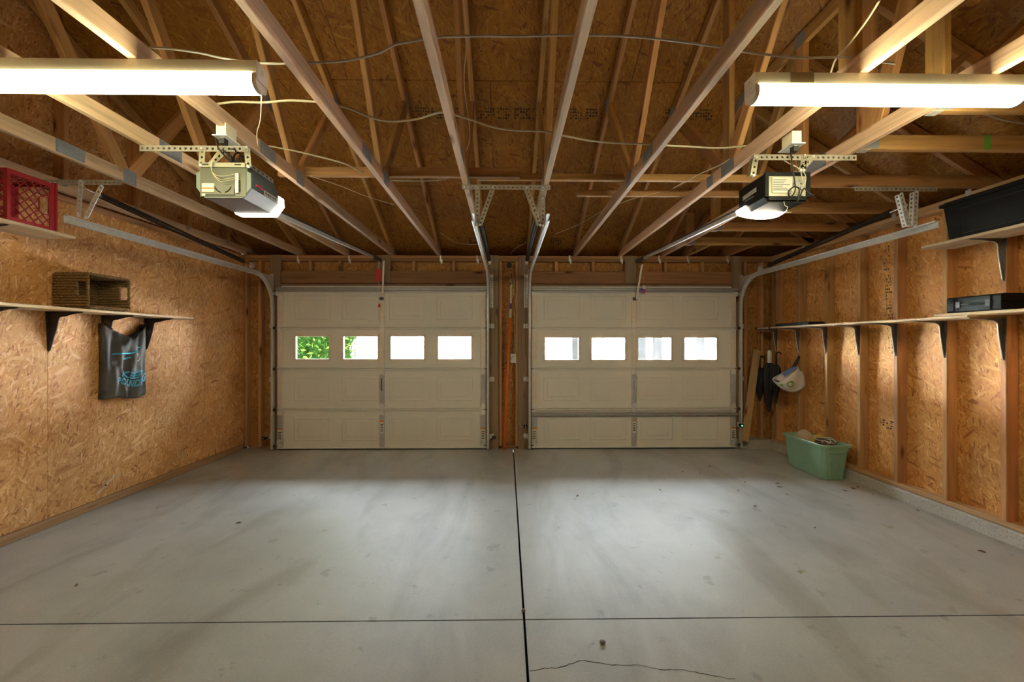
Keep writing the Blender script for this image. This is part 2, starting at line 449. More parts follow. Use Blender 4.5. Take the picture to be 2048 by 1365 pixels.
def punched(mb, p, q, wdir, w, pitch=0.032, hole=0.0075):
    """flat strip p->q with a row of round holes, wdir across"""
    p, q, wd = Vector(p), Vector(q), Vector(wdir).normalized(); d = q - p; Ln = d.length; d.normalize()
    n = max(2, round(Ln / pitch)); st = Ln / n
    for i in range(n):
        c = p + d * (st * (i + .5))
        outer = [(-st/2, -w/2), (0, -w/2), (st/2, -w/2), (st/2, 0), (st/2, w/2), (0, w/2), (-st/2, w/2), (-st/2, 0)]
        ang = [225, 270, 315, 0, 45, 90, 135, 180]
        inner = [(hole*math.cos(math.radians(a)), hole*math.sin(math.radians(a))) for a in ang]
        mb.add([c + d*u + wd*v for u, v in outer] + [c + d*u + wd*v for u, v in inner],
               [(k, (k+1) % 8, 8+(k+1) % 8, 8+k) for k in range(8)])
    return mb
def punched_angle(name, p, q, a, b, wa, wb, parent, mat='angle'):
    """L section: flange a and flange b meeting on the line p-q"""
    p, q, a, b = Vector(p), Vector(q), Vector(a), Vector(b)
    mb = MB(); punched(mb, p + a*wa/2, q + a*wa/2, a, wa); punched(mb, p + b*wb/2, q + b*wb/2, b, wb)
    return mb.build(name, mat, parent, solid=0.002)

def clip(poly, a, b, c):
    """keep a*x + b*y + c >= 0"""
    out = []
    for i in range(len(poly)):
        p, q = poly[i], poly[(i+1) % len(poly)]
        fp, fq = a*p[0]+b*p[1]+c, a*q[0]+b*q[1]+c
        if fp >= 0: out.append(p)
        if (fp >= 0) != (fq >= 0):
            t = fp/(fp-fq); out.append((p[0]+(q[0]-p[0])*t, p[1]+(q[1]-p[1])*t))
    return out
# ================================================================== the setting
XL, XS, XO, YF, YB, ZC = -3.45, 3.54, 3.63, 5.39, -1.80, 2.555
YD = 5.33                       # inner face of the doors
DOORS = ((-2.985, -.265), (.325, 3.035))
ZDOOR = 2.13
GAP = 0.004

# ---- floor: four slabs with open joints on a dark base
floor = bx('floor', (XL - .15, YB - .15, -.16), (XO + .05, YF + .12, -.075), 'dark'); tag(floor, 'pale grey concrete garage floor cut into four slabs', 'floor', kind='structure')
JX0, JX1 = onZ(1027, 899, 0).x, onZ(1055, 1362, 0).x
JYl, JYr = onZ(0, 1254, 0), onZ(2048, 1227, 0)
JY = (JYl.y + JYr.y) / 2; JX = (JX0 + JX1) / 2
for x0, x1 in ((XL - .1, JX - .006), (JX + .006, XO)):
    for y0, y1 in ((YB - .1, JY - .004), (JY + .004, YF + .10)):
        bx('slab', (x0, y0, -.074), (x1, y1, 0), 'concrete', floor)
cr = [(1060, 1344), (1090, 1338), (1125, 1335), (1160, 1322), (1200, 1327), (1240, 1332), (1275, 1330), (1320, 1339), (1370, 1341), (1420, 1350), (1480, 1362)]
crp = []
for (xa, ya), (xb, yb) in zip(cr, cr[1:]):
    for k in range(5):
        t = k/5; p = onZ(xa+(xb-xa)*t + random.uniform(-2, 2), ya+(yb-ya)*t + random.uniform(-1.6, 1.6), .0006); crp.append(p)
mb = MB()
for i in range(len(crp)-1):
    w = random.uniform(.0008, .0022); a, b = crp[i], crp[i+1]
    mb.add([(a.x, a.y-w, .0006), (b.x, b.y-w, .0006), (b.x, b.y+w, .0006), (a.x, a.y+w, .0006)], [(0, 1, 2, 3)])
mb.build('crack', 'dark', floor)

# ---- left wall: strand board sheets over a bottom plate
wl = bx('wall_left', (XL - .12, YB - .1, .0), (XL - .014, YF + .09, ZC), 'dark'); tag(wl, 'left wall of tan strand board sheets', 'wall', kind='structure')
ys = [YB, -.6, .62, onX(95, 700, XL).y, onX(357, 700, XL).y, YF]; ys[3] = ys[4] - 1.22; ys[2] = ys[3] - 1.22; ys[1] = ys[2] - 1.22
for a, b in zip(ys, ys[1:]): bx('board_sheet', (XL - .013, a + .0015, .078), (XL, b - .0015, 2.50), 'osb_x', wl)
beam('bottom_plate', (XL - .020, YB, .037), (XL - .020, YF, .037), .03, .073, 'plate', wl)
beam('top_plate', (XL - .03, YB, 2.528), (XL - .03, YF, 2.528), .05, .05, 'plate', wl)
# ragged pale torn flakes low on the sheet
for px, py, ang, ln in ((222, 960, .5, .13), (203, 980, .45, .10), (364, 912, .6, .06), (130, 480, .05, .12)):
    if px == 130: continue
    c = onX(px, py, XL + .001); dy, dz = math.cos(ang)*ln/2, math.sin(ang)*ln/2
    MB().add([(XL+.0015, c.y-dy, c.z-dz-.012), (XL+.0015, c.y+dy, c.z+dz-.014), (XL+.0015, c.y+dy*.96, c.z+dz+.015), (XL+.0015, c.y-dy*.9, c.z-dz+.013)], [(0, 1, 2, 3)]).build('torn_flake', 'shelf', wl)

# ---- right wall: open studs, strand board behind, plates, concrete curb
wr = bx('wall_right', (XO + .012, YB - .1, .0), (XO + .10, YF + .09, ZC), 'dark'); tag(wr, 'right wall of open studs with strand board behind', 'wall', kind='structure')
sy = [onX(px, 760, XS).y for px in (1599.6, 1654.6, 1720.5, 1795, 1894, 2013)]
studs = [sy[0] + .406] + sy
while studs[-1] > YB + .3: studs.append(studs[-1] - .406)
ZPL = .092
for y in studs: beam('stud', (XS + .045, y + .019, ZPL + .038), (XS + .045, y + .019, ZC - .076), .038, .09, 'stud', wr, up=(1, 0, 0))
beam('stud', (XS + .045, YF - .019, ZPL + .038), (XS + .045, YF - .019, ZC - .076), .038, .09, 'stud', wr, up=(1, 0, 0))
yy = sorted([YF + .09, sy[0] + .02 - .0, sy[0] - 1.2, sy[0] - 2.42, sy[0] - 3.64, sy[0] - 4.86, YB])
for a, b in zip(yy, yy[1:]): bx('board_sheet', (XO, a + .0015, .05), (XO + .011, b - .0015, ZC), 'osb_x_right', wr)
beam('bottom_plate', (XS + .045, YB, ZPL + .019), (XS + .045, YF, ZPL + .019), .09, .038, 'plate', wr)
for k in (0, 1): beam('top_plate', (XS + .045, YB, ZC - .019 - .038*k), (XS + .045, YF, ZC - .019 - .038*k), .09, .0375, 'plate', wr)
mb = MB()       # curb with slightly uneven face
n = 60; ysc = [YB + (YF + .05 - YB) * i / n for i in range(n+1)]
pr = []
for y in ysc:
    j = random.uniform(-.004, .004); k = random.uniform(-.003, .001)
    pr.append([(3.497 + j - .006, y, -.01), (3.503 + j, y, .045), (3.507 + j*1.5, y, ZPL - .012 + k), (3.520, y, ZPL - .002), (XO + .05, y, ZPL - .001), (XO + .05, y, -.01)])
vs = [p for r in pr for p in r]
mb.add(vs, [(i*6+k, i*6+(k+1) % 6, (i+1)*6+(k+1) % 6, (i+1)*6+k) for i in range(n) for k in range(6)] + [tuple(range(6)), tuple(n*6+k for k in range(6))[::-1]])
tag(mb.build('trim_1', 'curb'), 'rough concrete curb along the foot of the stud wall', 'curb', kind='structure')
mb = MB()
q = [(3.06, YF - .02), (3.20, YF - .055), (3.36, YF - .07), (3.50, YF - .06), (3.50, YF + .09), (3.06, YF + .09)]
mb.prism(q, (0, 0, -.01), (1, 0, 0), (0, 1, 0), (0, 0, 1), .125)
tag(mb.build('trim_2', 'curb'), 'rough concrete curb stub in the corner beside the door', 'curb', kind='structure')
# mill stamps printed on the strand board: rows of short black ticks
def stamp(parent, name, pts_fn, n_rows, n_cols, fill, seed):
    rnd = random.Random(seed); mb = MB()
    for r in range(n_rows):
        for c in range(n_cols):
            if rnd.random() > fill: continue
            u0 = (c + rnd.uniform(.05, .2)) / n_cols; u1 = (c + rnd.uniform(.5, .9)) / n_cols
            v0 = (r + rnd.uniform(.1, .25)) / n_rows; v1 = (r + rnd.uniform(.55, .85)) / n_rows
            mb.add([pts_fn(u0, v0), pts_fn(u1, v0), pts_fn(u1, v1), pts_fn(u0, v1)], [(0, 1, 2, 3)])
    return mb.build(name, 'stamp', parent)
pa, pb = onX(1765, 480, XO - .001), onX(1778, 700, XO - .001)
stamp(wr, 'mill_stamp', lambda u, v: Vector((XO - .0008, pa.y + (pb.y - pa.y)*(u) - .06*v, pa.z + (pb.z - pa.z) * v)), 34, 4, .5, 3)
pa2, pb2 = onX(1764, 838, XO - .001), onX(1776, 850, XO - .001)
stamp(wr, 'mill_stamp', lambda u, v: Vector((XO - .0008, pa2.y - .12*u, pa2.z - .09*v)), 4, 3, .7, 5)

# ---- front wall
wf = bx('wall_front', (XL - .1, YF + .105, -.05), (DOORS[0][0] + .03, YF + .14, ZC), 'siding'); tag(wf, 'front wall of framing around the two garage doors', 'wall', kind='structure')
bx('cladding', (DOORS[0][1] - .03, YF + .105, -.05), (DOORS[1][0] + .03, YF + .14, ZC), 'siding', wf)
bx('cladding', (DOORS[1][1] - .03, YF + .105, -.05), (XO + .1, YF + .14, ZC), 'siding', wf)
for a, b in DOORS: bx('cladding', (a + .03, YF + .105, ZDOOR - .02), (b - .03, YF + .14, ZC), 'siding', wf)
for a, b in ((XL, DOORS[0][0] + .03), (DOORS[0][1] - .03, DOORS[1][0] + .03), (DOORS[1][1] - .03, XO)):
    bx('board_sheet', (a, YF + .09, 0), (b, YF + .104, ZC), 'osb_y', wf)
for a, b in DOORS: bx('board_sheet', (a + .031, YF + .09, ZDOOR - .02), (b - .031, YF + .104, ZC), 'osb_y', wf)
for k in (0, 1): beam('top_plate', (XL, YF + .045, ZC - .019 - .038*k), (XO, YF + .045, ZC - .019 - .038*k), .09, .0375, 'header', wf)
ZH1, ZH0 = onY(650, 542, YF).z, onY(650, 567, YF).z
for (a, b), nm in zip(DOORS, 'ab'):
    beam('header_board', (a - .02, YF + .019, (ZH0 + ZH1)/2), (b + .02, YF + .019, (ZH0 + ZH1)/2), .038, ZH1 - ZH0, 'header', wf)
    beam('header_trim', (a - .02, YF + .004, (ZH0 + ZDOOR)/2 - .003), (b + .02, YF + .004, (ZH0 + ZDOOR)/2 - .003), .03, ZH0 - ZDOOR - .006, 'jamb', wf)
    for px in ((622, 681, 828, 908) if a < 0 else (1112, 1186, 1330, 1404)):
        x = onY(px, 530, YF + .03).x
        beam('cripple_stud', (x, YF + .045, ZH1), (x, YF + .045, ZC - .077), .038, .085, 'stud', wf, up=(0, 1, 0))
# jamb boards that carry the tracks, centre pads that carry the opener rails
# beam()'s width axis must lie along x for upright flat boards
def jamb(px0, px1, z1=ZC - .002, z0=.0, name='jamb_board', y=YF - .012):
    x0, x1 = onY(px0, 700, y).x, onY(px1, 700, y).x
    beam(name, ((x0+x1)/2, y, z0), ((x0+x1)/2, y, z1), x1 - x0, .024, 'jamb', wf, up=(0, -1, 0))
jamb(541, 562); jamb(978, 997.5); jamb(1036, 1056.5); jamb(1463, 1483, z0=.12)
jamb(754, 781, z0=ZDOOR + .055, name='opener_pad'); jamb(1250, 1273, z0=ZDOOR + .055, name='opener_pad')
for x in (XL + .02, XL + .20, onY(1001, 700, YF).x, onY(1034, 700, YF).x, 3.20, 3.42):
    beam('stud', (x, YF + .045, .03), (x, YF + .045, ZC - .077), .038, .088, 'stud', wf, up=(0, 1, 0))
for a, b in DOORS:      # jamb returns that close the gap round each door
    bx('door_stop', (a - .03, YD + .047, 0), (a + .03, YF + .104, ZDOOR + .02), 'siding', wf); bx('door_stop', (b - .03, YD + .047, 0), (b + .03, YF + .104, ZDOOR + .02), 'siding', wf)
    bx('door_stop', (a + .031, YD + .047, ZDOOR - .02), (b - .031, YF + .089, ZDOOR + .02), 'siding', wf)
beam('sill_block', (-.06, YF + .03, .02), (.13, YF + .03, .02), .06, .04, 'header', wf)

# ---- back wall behind the camera
wb = bx('wall_back', (XL - .1, YB - .12, -.05), (XO + .1, YB - .014, ZC), 'dark'); tag(wb, 'back wall of strand board sheets', 'wall', kind='structure')
xs = [XL + 1.22*i for i in range(6)] + [XO]
for a, b in zip(xs, xs[1:]): bx('board_sheet', (a + .0015, YB - .013, .05), (b - .0015, YB, ZC), 'osb_y', wb)

# ---- roof: strand board decking in sheets, front slope, back slope, hip slope over the right wall
P, PR, ZE = .5, .62, ZC + .16
YR = (YF + YB) / 2
zf = lambda x, y: ZE + P * (YF - y)
zb = lambda x, y: ZE + P * (y - YB)
zr = lambda x, y: ZE + PR * (XS - x)
ceil = bx('ceiling', (XL - .35, YF + .50, ZE - .42), (XS + .6, YF + .53, ZE - .19), 'jamb'); tag(ceil, 'strand board roof decking coloured dark for the shade above the trusses', 'roof', kind='structure')
bx('soffit', (XL - .35, YF + .14, ZE - .33), (XS + .6, YF + .50, ZE - .31), 'siding', ceil)
bx('soffit', (XO + .10, YB - .5, ZE - .33), (XS + .6, YF + .14, ZE - .31), 'siding', ceil)
bx('fascia', (XS + .57, YB - .5, ZE - .42), (XS + .6, YF + .50, ZE - .22), 'jamb', ceil)
bx('fascia', (XL - .35, YB - .53, ZE - .42), (XS + .6, YB - .50, ZE - .19), 'jamb', ceil)
bx('soffit', (XL - .35, YB - .50, ZE - .33), (XS + .57, YB - .125, ZE - .31), 'siding', ceil)
for ya, yb in ((YF - .02, YF + .50), (YB - .50, YB + .02)): bx('eave_return', (XL - .35, ya, ZE - .42), (XL - .095, yb, ZE + .012 if False else ZE - .02), 'siding', ceil)
for ya, yb in ((YF + .091, YF + .50), (YB - .50, YB - .125)): bx('eave_return', (XL - .094, ya, ZC + .002), (XL - .06, yb, ZE + .0), 'siding', ceil)
def deck(poly, zfun):
    if len(poly) < 3: return
    area = sum(poly[i][0]*poly[(i+1) % len(poly)][1] - poly[(i+1) % len(poly)][0]*poly[i][1] for i in range(len(poly)))/2
    if abs(area) < .01: return
    lo = [(x, y, zfun(x, y)) for x, y in poly]; hi = [(x, y, z + .014) for x, y, z in lo]; k = len(poly)
    MB().add(lo + hi, [tuple(range(k))[::-1], tuple(range(k, 2*k))] + [(i, (i+1) % k, k+(i+1) % k, k+i) for i in range(k)]).build('deck_sheet', 'osb_roof_shaded', ceil)
def shingles(poly, zfun):
    lo = [(x, y, zfun(x, y) + .016) for x, y in poly]; hi = [(x, y, z + .02) for x, y, z in lo]; k = len(poly)
    MB().add(lo + hi, [tuple(range(k))[::-1], tuple(range(k, 2*k))] + [(i, (i+1) % k, k+(i+1) % k, k+i) for i in range(k)]).build('shingle_layer', 'shingle', ceil)
fq = clip([(XL - .4, YR - .01), (XS + .7, YR - .01), (XS + .7, YF + .52), (XL - .4, YF + .52)], -PR, P, PR*XS - P*YF + .02)
shingles(fq, zf); shingles([(a, 2*YR - b) for a, b in fq][::-1], zb)
shingles(clip(clip([(-.6, YB - .55), (XS + .7, YB - .55), (XS + .7, YF + .55), (-.6, YF + .55)], PR, -P, P*YF - PR*XS + .02), PR, P, -PR*XS - P*YB + .02), zr)
sf = 4.535; rows = [YF + .5, sf, sf - 1.03, sf - 2.06, YR]
for r, (y1, y0) in enumerate(zip(rows, rows[1:])):
    x = XL - .35 - (1.22 if r % 2 else 0)
    while x < XS + .6:
        q = [(max(x, XL - .35) + .0015, y0 + .004), (x + 2.437, y0 + .004), (x + 2.437, y1 - .004), (max(x, XL - .35) + .0015, y1 - .004)]
        deck(clip(q, -PR, P, PR*XS - P*YF), zf)          # front slope is the lower one: P(YF-y) <= PR(XS-x)
        deck([(a, YR*2 - b) for a, b in clip(q, -PR, P, PR*XS - P*YF)], zb)
        x += 2.44
rowx = [XS + .6, 2.62, 2.62 - 1.03, -.5]
for r, (x1, x0) in enumerate(zip(rowx, rowx[1:])):
    y = YB - .5 - (1.22 if r % 2 else 0)
    while y < YF + .5:
        q = [(x0 + .0015, y + .0015), (x1 - .0015, y + .0015), (x1 - .0015, y + 2.437), (x0 + .0015, y + 2.437)]
        q = clip(q, 0, 1, -(YB - .5)); q = clip(q, 0, -1, YF + .5) if len(q) > 2 else q
        if len(q) > 2: q = clip(q, PR, -P, P*YF - PR*XS)
        if len(q) > 2: q = clip(q, PR, P, -PR*XS - P*YB)
        if len(q) > 2: deck(q, zr)
        y += 2.44
# stamps on the decking
def roofpt(px, py):
    r = ray(px, py); t = (ZE + P*YF - CAM_Z) / (r.z + P*r.y); p = CAM + r*t; return p + Vector((0, -.0008, -.0016))
for i, (a, b) in enumerate(((795, 860), (862, 900), (905, 930), (955, 990), (995, 1020), (1028, 1062), (1066, 1090), (1110, 1130), (1140, 1165), (1172, 1196), (1278, 1296), (1330, 1352), (1380, 1425))):
    stamp(ceil, 'mill_stamp', lambda u, v, a=a, b=b: roofpt(a + (b-a)*u, 214 + 24*v + 4*(a-795)/600), 4, max(3, int((b-a)/5)), .75, 20+i)
for i, (a, b) in enumerate(((938, 975), (985, 1010), (1030, 1052), (1100, 1130))):
    stamp(ceil, 'mill_stamp', lambda u, v, a=a, b=b: roofpt(a + (b-a)*u, 476 + 12*v), 3, 6, .7, 50+i)
# gable above the left wall
gp = [(YB, ZC), (YF, ZC), (YF, ZE), (YR, ZE + P*(YF-YR)), (YB, ZE)]
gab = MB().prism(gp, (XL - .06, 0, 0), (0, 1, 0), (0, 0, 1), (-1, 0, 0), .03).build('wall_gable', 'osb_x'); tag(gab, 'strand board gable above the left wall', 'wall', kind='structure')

# ---- trusses
CH, TH = .089, .038
def gus(parent, x, y, z, w, h, side, tilt=0):
    """toothed steel plate pressed on the side of a truss"""
    mb = MB(); ca, sa = math.cos(tilt), math.sin(tilt)
    P4 = [(-w/2, -h/2), (w/2, -h/2), (w/2, h/2), (-w/2, h/2)]
    mb.prism([(u*ca - v*sa, u*sa + v*ca) for u, v in P4], (x + side*(TH/2 + .0002), y, z), (0, 1, 0), (0, 0, 1), (side, 0, 0), .0015)
    nx, nz = max(2, int(w/.022)), max(2, int(h/.022))
    for i in range(nx):
        for k in range(nz):
            u, v = -w/2 + w*(i+.5)/nx, -h/2 + h*(k+.5)/nz
            mb.prism([(u*ca-v*sa + du, u*sa+v*ca + dv) for du, dv in ((-.003, -.006), (.003, -.006), (.003, .006), (-.003, .006))], (x + side*(TH/2 + .0018), y, z), (0, 1, 0), (0, 0, 1), (side, 0, 0), .0012)
    return mb.build('truss_plate', 'gusset', parent)
def truss(x, label, flat=None, webs='fink', group='roof trusses over the garage'):
    t = thing('roof_truss', (x, YR, ZC), label, 'truss', group)
    s = -1 if x > 0 else 1         # the side that the room sees
    beam('bottom_chord', (x, YB + .02, ZC + CH/2), (x, 1.1 if x < 0 else .9, ZC + CH/2), TH, CH, 'chord', t)
    beam('bottom_chord', (x, 1.1 if x < 0 else .9, ZC + CH/2), (x, YF + .08, ZC + CH/2), TH, CH, 'chord', t)
    zt = lambda y: ZE - .056 + P*(YF - y)        # centre line of the top chord
    top = ZE - .056 + P*(YF - YR) if flat is None else flat - .056
    yt = YF - (top - (ZE - .056))/P
    beam('top_chord', (x, YF + .30, zt(YF + .30)), (x, yt, top), TH, CH, 'web', t)
    beam('top_chord', (x, 2*YR - yt, top), (x, YB - .30, zt(YF + .30)), TH, CH, 'web', t)
    if flat is not None and yt - YR > .05: beam('top_chord', (x, yt, top), (x, 2*YR - yt, top), TH, CH, 'web', t)
    zc = ZC + CH*.85
    if webs == 'fink':
        yp, yq = 2.98, 3.62
        for m in (1, -1):
            f = lambda y: y if m == 1 else 2*YR - y
            beam('web', (x, f(yp + .03), zc), (x, f(yq), zt(yq) - .03), TH, CH, 'web', t)
            beam('web', (x, f(yp - .04), zc), (x, f(YR + .03), top - .04), TH, CH, 'web', t)
        gus(t, x, yp, ZC + CH*.5, .10, .16 if False else .10, s)
        gus(t, x, 2.58, ZC + CH*.5, .17, .08, s)
        gus(t, x, yq, zt(yq) - .01, .12, .10, s, -math.atan(P))
    elif webs == 'vert':
        yv = [2.78, 1.79, .80]
        for i, y in enumerate(yv): beam('web', (x, y, zc), (x, y, min(zt(y), top) - .04), TH, CH, 'web', t, up=(0, 1, 0))
        beam('web', (x, 2.74, zc), (x, 1.84, top - .04), TH, CH, 'web', t); beam('web', (x, .84, zc), (x, 1.74, top - .04), TH, CH, 'web', t)
        beam('web', (x, 2.84, zc), (x, 3.7, zt(3.7) - .03), TH, CH, 'web', t)
        gus(t, x, 2.76, ZC + CH*.5, .16, .085, s); gus(t, x, 3.7, zt(3.7), .12, .09, s, -math.atan(P)); gus(t, x, 3.0, ZC + CH*.5, .09, .085, s)
    elif webs == 'girder':
        for y in (3.52, 2.86, 2.33, 1.95, 1.3, .6): beam('web', (x, y, zc), (x, y, min(zt(y), top) - .04), TH, CH, 'web', t, up=(0, 1, 0))
        for a, b in ((3.46, 2.92), (2.28, 2.0), (1.24, .66)): beam('web', (x, a, zc), (x, b, top - .05), TH, CH, 'web', t)
        gus(t, x, 2.72, ZC + CH*.5, .20, .085, s); gus(t, x, yt, top, .14, .10, s); gus(t, x, 2.86, top, .1, .09, s)
    return t
T_X = (-2.745, -2.125, -1.52, -.90, -.30)
truss(-2.745, 'roof truss that carries the free end of the track hanger beside the red crate')
truss(-2.125, 'roof truss that carries the long free end of the grey opener hanger')
truss(-1.52, 'roof truss that carries the white outlet box above the grey opener')
truss(-.90, 'bare roof truss between the grey opener and the shared centre track hanger')
truss(-.30, 'roof truss beside a length of loose yellow cable at the centre track hanger')
truss(.29, 'roof truss at the centre track hanger on the wall button side')
truss(.918, 'bare roof truss between the centre track hanger and the black opener', flat=zr(.918, 0) + .0)
truss(1.53, 'roof truss that carries the outlet above the black opener', flat=zr(1.53, 0), webs='vert')
truss(2.10, 'flat-topped girder truss that the short jack trusses of the hip butt into', flat=zr(2.10, 0), webs='girder')
# gable truss over the left wall
t = thing('gable_truss', (XL + .06, YR, ZC), 'gable truss with upright studs standing on the left wall', 'truss')
gx = XL + .035
beam('bottom_chord', (gx, YB + .02, ZC + CH/2 + .003), (gx, YF + .08, ZC + CH/2 + .003), TH, CH, 'chord', t)
beam('top_chord', (gx, YF + .30, ZE - .056 - .15), (gx, YR, ZE - .056 + P*(YF-YR)), TH, CH, 'web', t)
beam('top_chord', (gx, YB - .30, ZE - .056 - .15), (gx, YR, ZE - .056 + P*(YF-YR)), TH, CH, 'web', t)
for i in range(10):
    y = onX(122, 330, gx).y + .61*(i - 5)
    if YB + .3 < y < YF - .2:
        beam('gable_stud', (gx, y, ZC + CH), (gx, y, ZE - .11 + P*min(YF-y, y-YB)), .038, .085, 'web', t, up=(1, 0, 0))
        gus(t, gx, y, ZC + CH*.9, .045, .07, 1)
# hip jacks from the girder to the right wall
JY = [onZ(1990, 227, ZC).y, onZ(1900, 303, ZC).y, onZ(1850, 376, ZC).y, onZ(1650, 427, ZC).y, onZ(1560, 463, ZC).y]
JY += [JY[-1] + .6, JY[0] - .6, JY[0] - 1.2, JY[0] - 1.8]
names = ['first jack truss of the hip over the bright strip light', 'jack truss with a green painted band on its chord', 'jack truss that carries the hanger of the track beside the black bin',
         'jack truss of the hip over the white umbrella handle', 'jack truss of the hip close to the front corner', 'shortest jack truss of the hip at the front corner']
for i, y in enumerate(JY):
    x0 = 2.10 + TH/2 + .002
    if y > 4.5: x0 = 2.125
    t = thing('jack_truss', (2.8, y, ZC), names[i] if i < 6 else 'jack truss of the hip behind the strip lights', 'truss', 'jack trusses of the hip')
    beam('bottom_chord', (x0, y, ZC + CH/2 + .001), (XO, y, ZC + CH/2 + .001), TH, CH, 'web', t)
    zj = lambda x: min(ZE + PR*(XS - x), ZE + P*(YF - y) + 0) - .062
    xk = XS - P*(YF - y)/PR
    if xk < x0: beam('top_chord', (x0, y, zj(x0)), (XO + .3, y, zj(XO + .3)), TH, CH, 'web', t)
    else: beam('top_chord', (max(x0, xk), y, zj(max(x0, xk))), (XO + .3, y, zj(XO + .3)), TH, CH, 'web', t)
    beam('web', (x0 + .04, y, ZC + CH), (x0 + .04, y, zj(max(x0 + .04, xk)) - .03), TH, CH, 'web', t, up=(1, 0, 0))
    if zj(x0) - ZC > .4: beam('web', (x0 + .10, y, ZC + CH*.9), (x0 + .62, y, zj(max(xk, x0 + .62)) - .03), TH, CH, 'web', t, up=(0, 1, 0))
    MB().box((x0 + .002, y - TH/2 - .002, ZC + .006), (x0 + .10, y - TH/2 - .0005, ZC + CH - .004)).build('truss_plate', 'gusset', t)
    MB().box((x0 - .0, y - TH/2 - .004, ZC - .003), (x0 + .05, y + TH/2 + .004, ZC - .0005)).build('hanger_seat', 'galv', t)
    if i == 1: bx('painted_band', (onZ(1962, 303, ZC).x, y - TH/2 - .0016, ZC + .002), (onZ(1975, 303, ZC).x, y - TH/2 - .0004, ZC + CH), 'bag_green', t)
for px in (1376, 1455):
    x = onY(px, 512, YF).x
    t = thing('corner_jack', (x, 5.1, ZC), 'short corner jack over the door beside the ' + ('black opener rail' if px < 1400 else 'front corner'), 'truss', 'corner jacks of the hip')
    beam('bottom_chord', (x, JY[5] + .03, ZC + CH/2), (x, YF + .08, ZC + CH/2), TH, CH, 'web', t)
    beam('top_chord', (x, JY[5] + .03, ZE - .06 + P*(YF - JY[5] - .03)), (x, YF + .3, ZE - .06 - .15), TH, CH, 'web', t)
# sheet steel ties at the truss ends
for i, px in enumerate((596, 699, 882, 955, 1140, 1243, 1319, 1376, 1455)):
    p = onY(px, 516, YF - .004)
    mb = MB(); mb.box((p.x - .016, YF - .004, p.z - .05), (p.x + .004, YF - .0025, p.z + .03)); mb.box((p.x - .002, YF - .0045, p.z - .075), (p.x + .020, YF - .003, p.z - .02))
    tag(mb.build('truss_tie', 'galv'), 'small steel tie at the front top plate ' + ('nearest the front corner by the basket wall', 'beside the grey opener rail', 'between the red tag and centre track', 'behind the red tag door\'s centre track', 'between the centre track and charm cord', 'just before the black opener rail', 'just past the black opener rail', 'on the first corner jack', 'on the last corner jack')[i], 'truss tie', 'ties along the front top plate')
for px, py, lab in ((1937, 380, 'above the black storage bin'), (1788, 428, 'behind the track hanger'), (1607, 492, 'near the front corner')):
    p = onX(px, py, XS - .004)
    mb = MB(); mb.box((XS - .004, p.y - .02, p.z - .04), (XS - .0025, p.y + .004, p.z + .05)); mb.box((XS - .006, p.y - .004, p.z - .06), (XS - .0045, p.y + .02, p.z - .0))
    tag(mb.build('truss_tie', 'galv'), 'small galvanised tie on the stud wall top plate ' + lab, 'truss tie', 'ties along the right top plate')
# loose lateral braces lying on the bottom chords
ZT = ZC + CH
def lateral(px0, px1, py, h, label, dy=0):
    a, b = onZ(px0, py, ZT), onZ(px1, py, ZT); y = (a.y + b.y)/2 + dy
    o = beam('lateral_brace', (a.x, y, ZT + h/2 + .001), (b.x, y, ZT + h/2 + .001), .038, h, 'web'); tag(o, label, 'board', 'braces on the truss chords')
lateral(560, 1040, 355, .07, 'brace board whose end stops past the centre track hanger')
lateral(955, 1700, 358, .05, 'brace board lying behind the grey plates of the centre trusses', .05)
lateral(1153, 1560, 394, .05, 'brace board starting beside the centre track hanger nearest the doors')
# ================================================================== garage doors
def ring(mb, x0, x1, z0, z1, y, e=.030, d=.006):
    """raised moulding of an embossed panel, on the plane y, standing towards the room (-y)"""
    def rect(m, yy): return [(x0+m, yy, z0+m), (x1-m, yy, z0+m), (x1-m, yy, z1-m), (x0+m, yy, z1-m)]
    R = [rect(0, y), rect(e*.35, y - d), rect(e*.6, y - d*.6), rect(e*1.6, y - d*.6), rect(e*2.0, y - d*1.2)]
    o = [p for r in R for p in r]
    fs = [(k*4+i, k*4+(i+1) % 4, (k+1)*4+(i+1) % 4, (k+1)*4+i) for k in range(len(R)-1) for i in range(4)] + [tuple((len(R)-1)*4+i for i in range(4))]
    mb.add(o, fs)
WIN_PX = ((590, 659), (685.5, 755.5), (780.5, 848.5), (875, 943)), ((1089.5, 1158.5), (1182.5, 1251), (1275.5, 1343.5), (1367.5, 1434.5))
SEC_Z = [0.012, .531, 1.060, 1.592, 2.122]
WZ0, WZ1 = onY(765, 719.5, YD).z, onY(765, 672.5, YD).z
WZ0r, WZ1r = onY(1265, 721, YD).z, onY(1265, 675, YD).z
WINDOWS = []
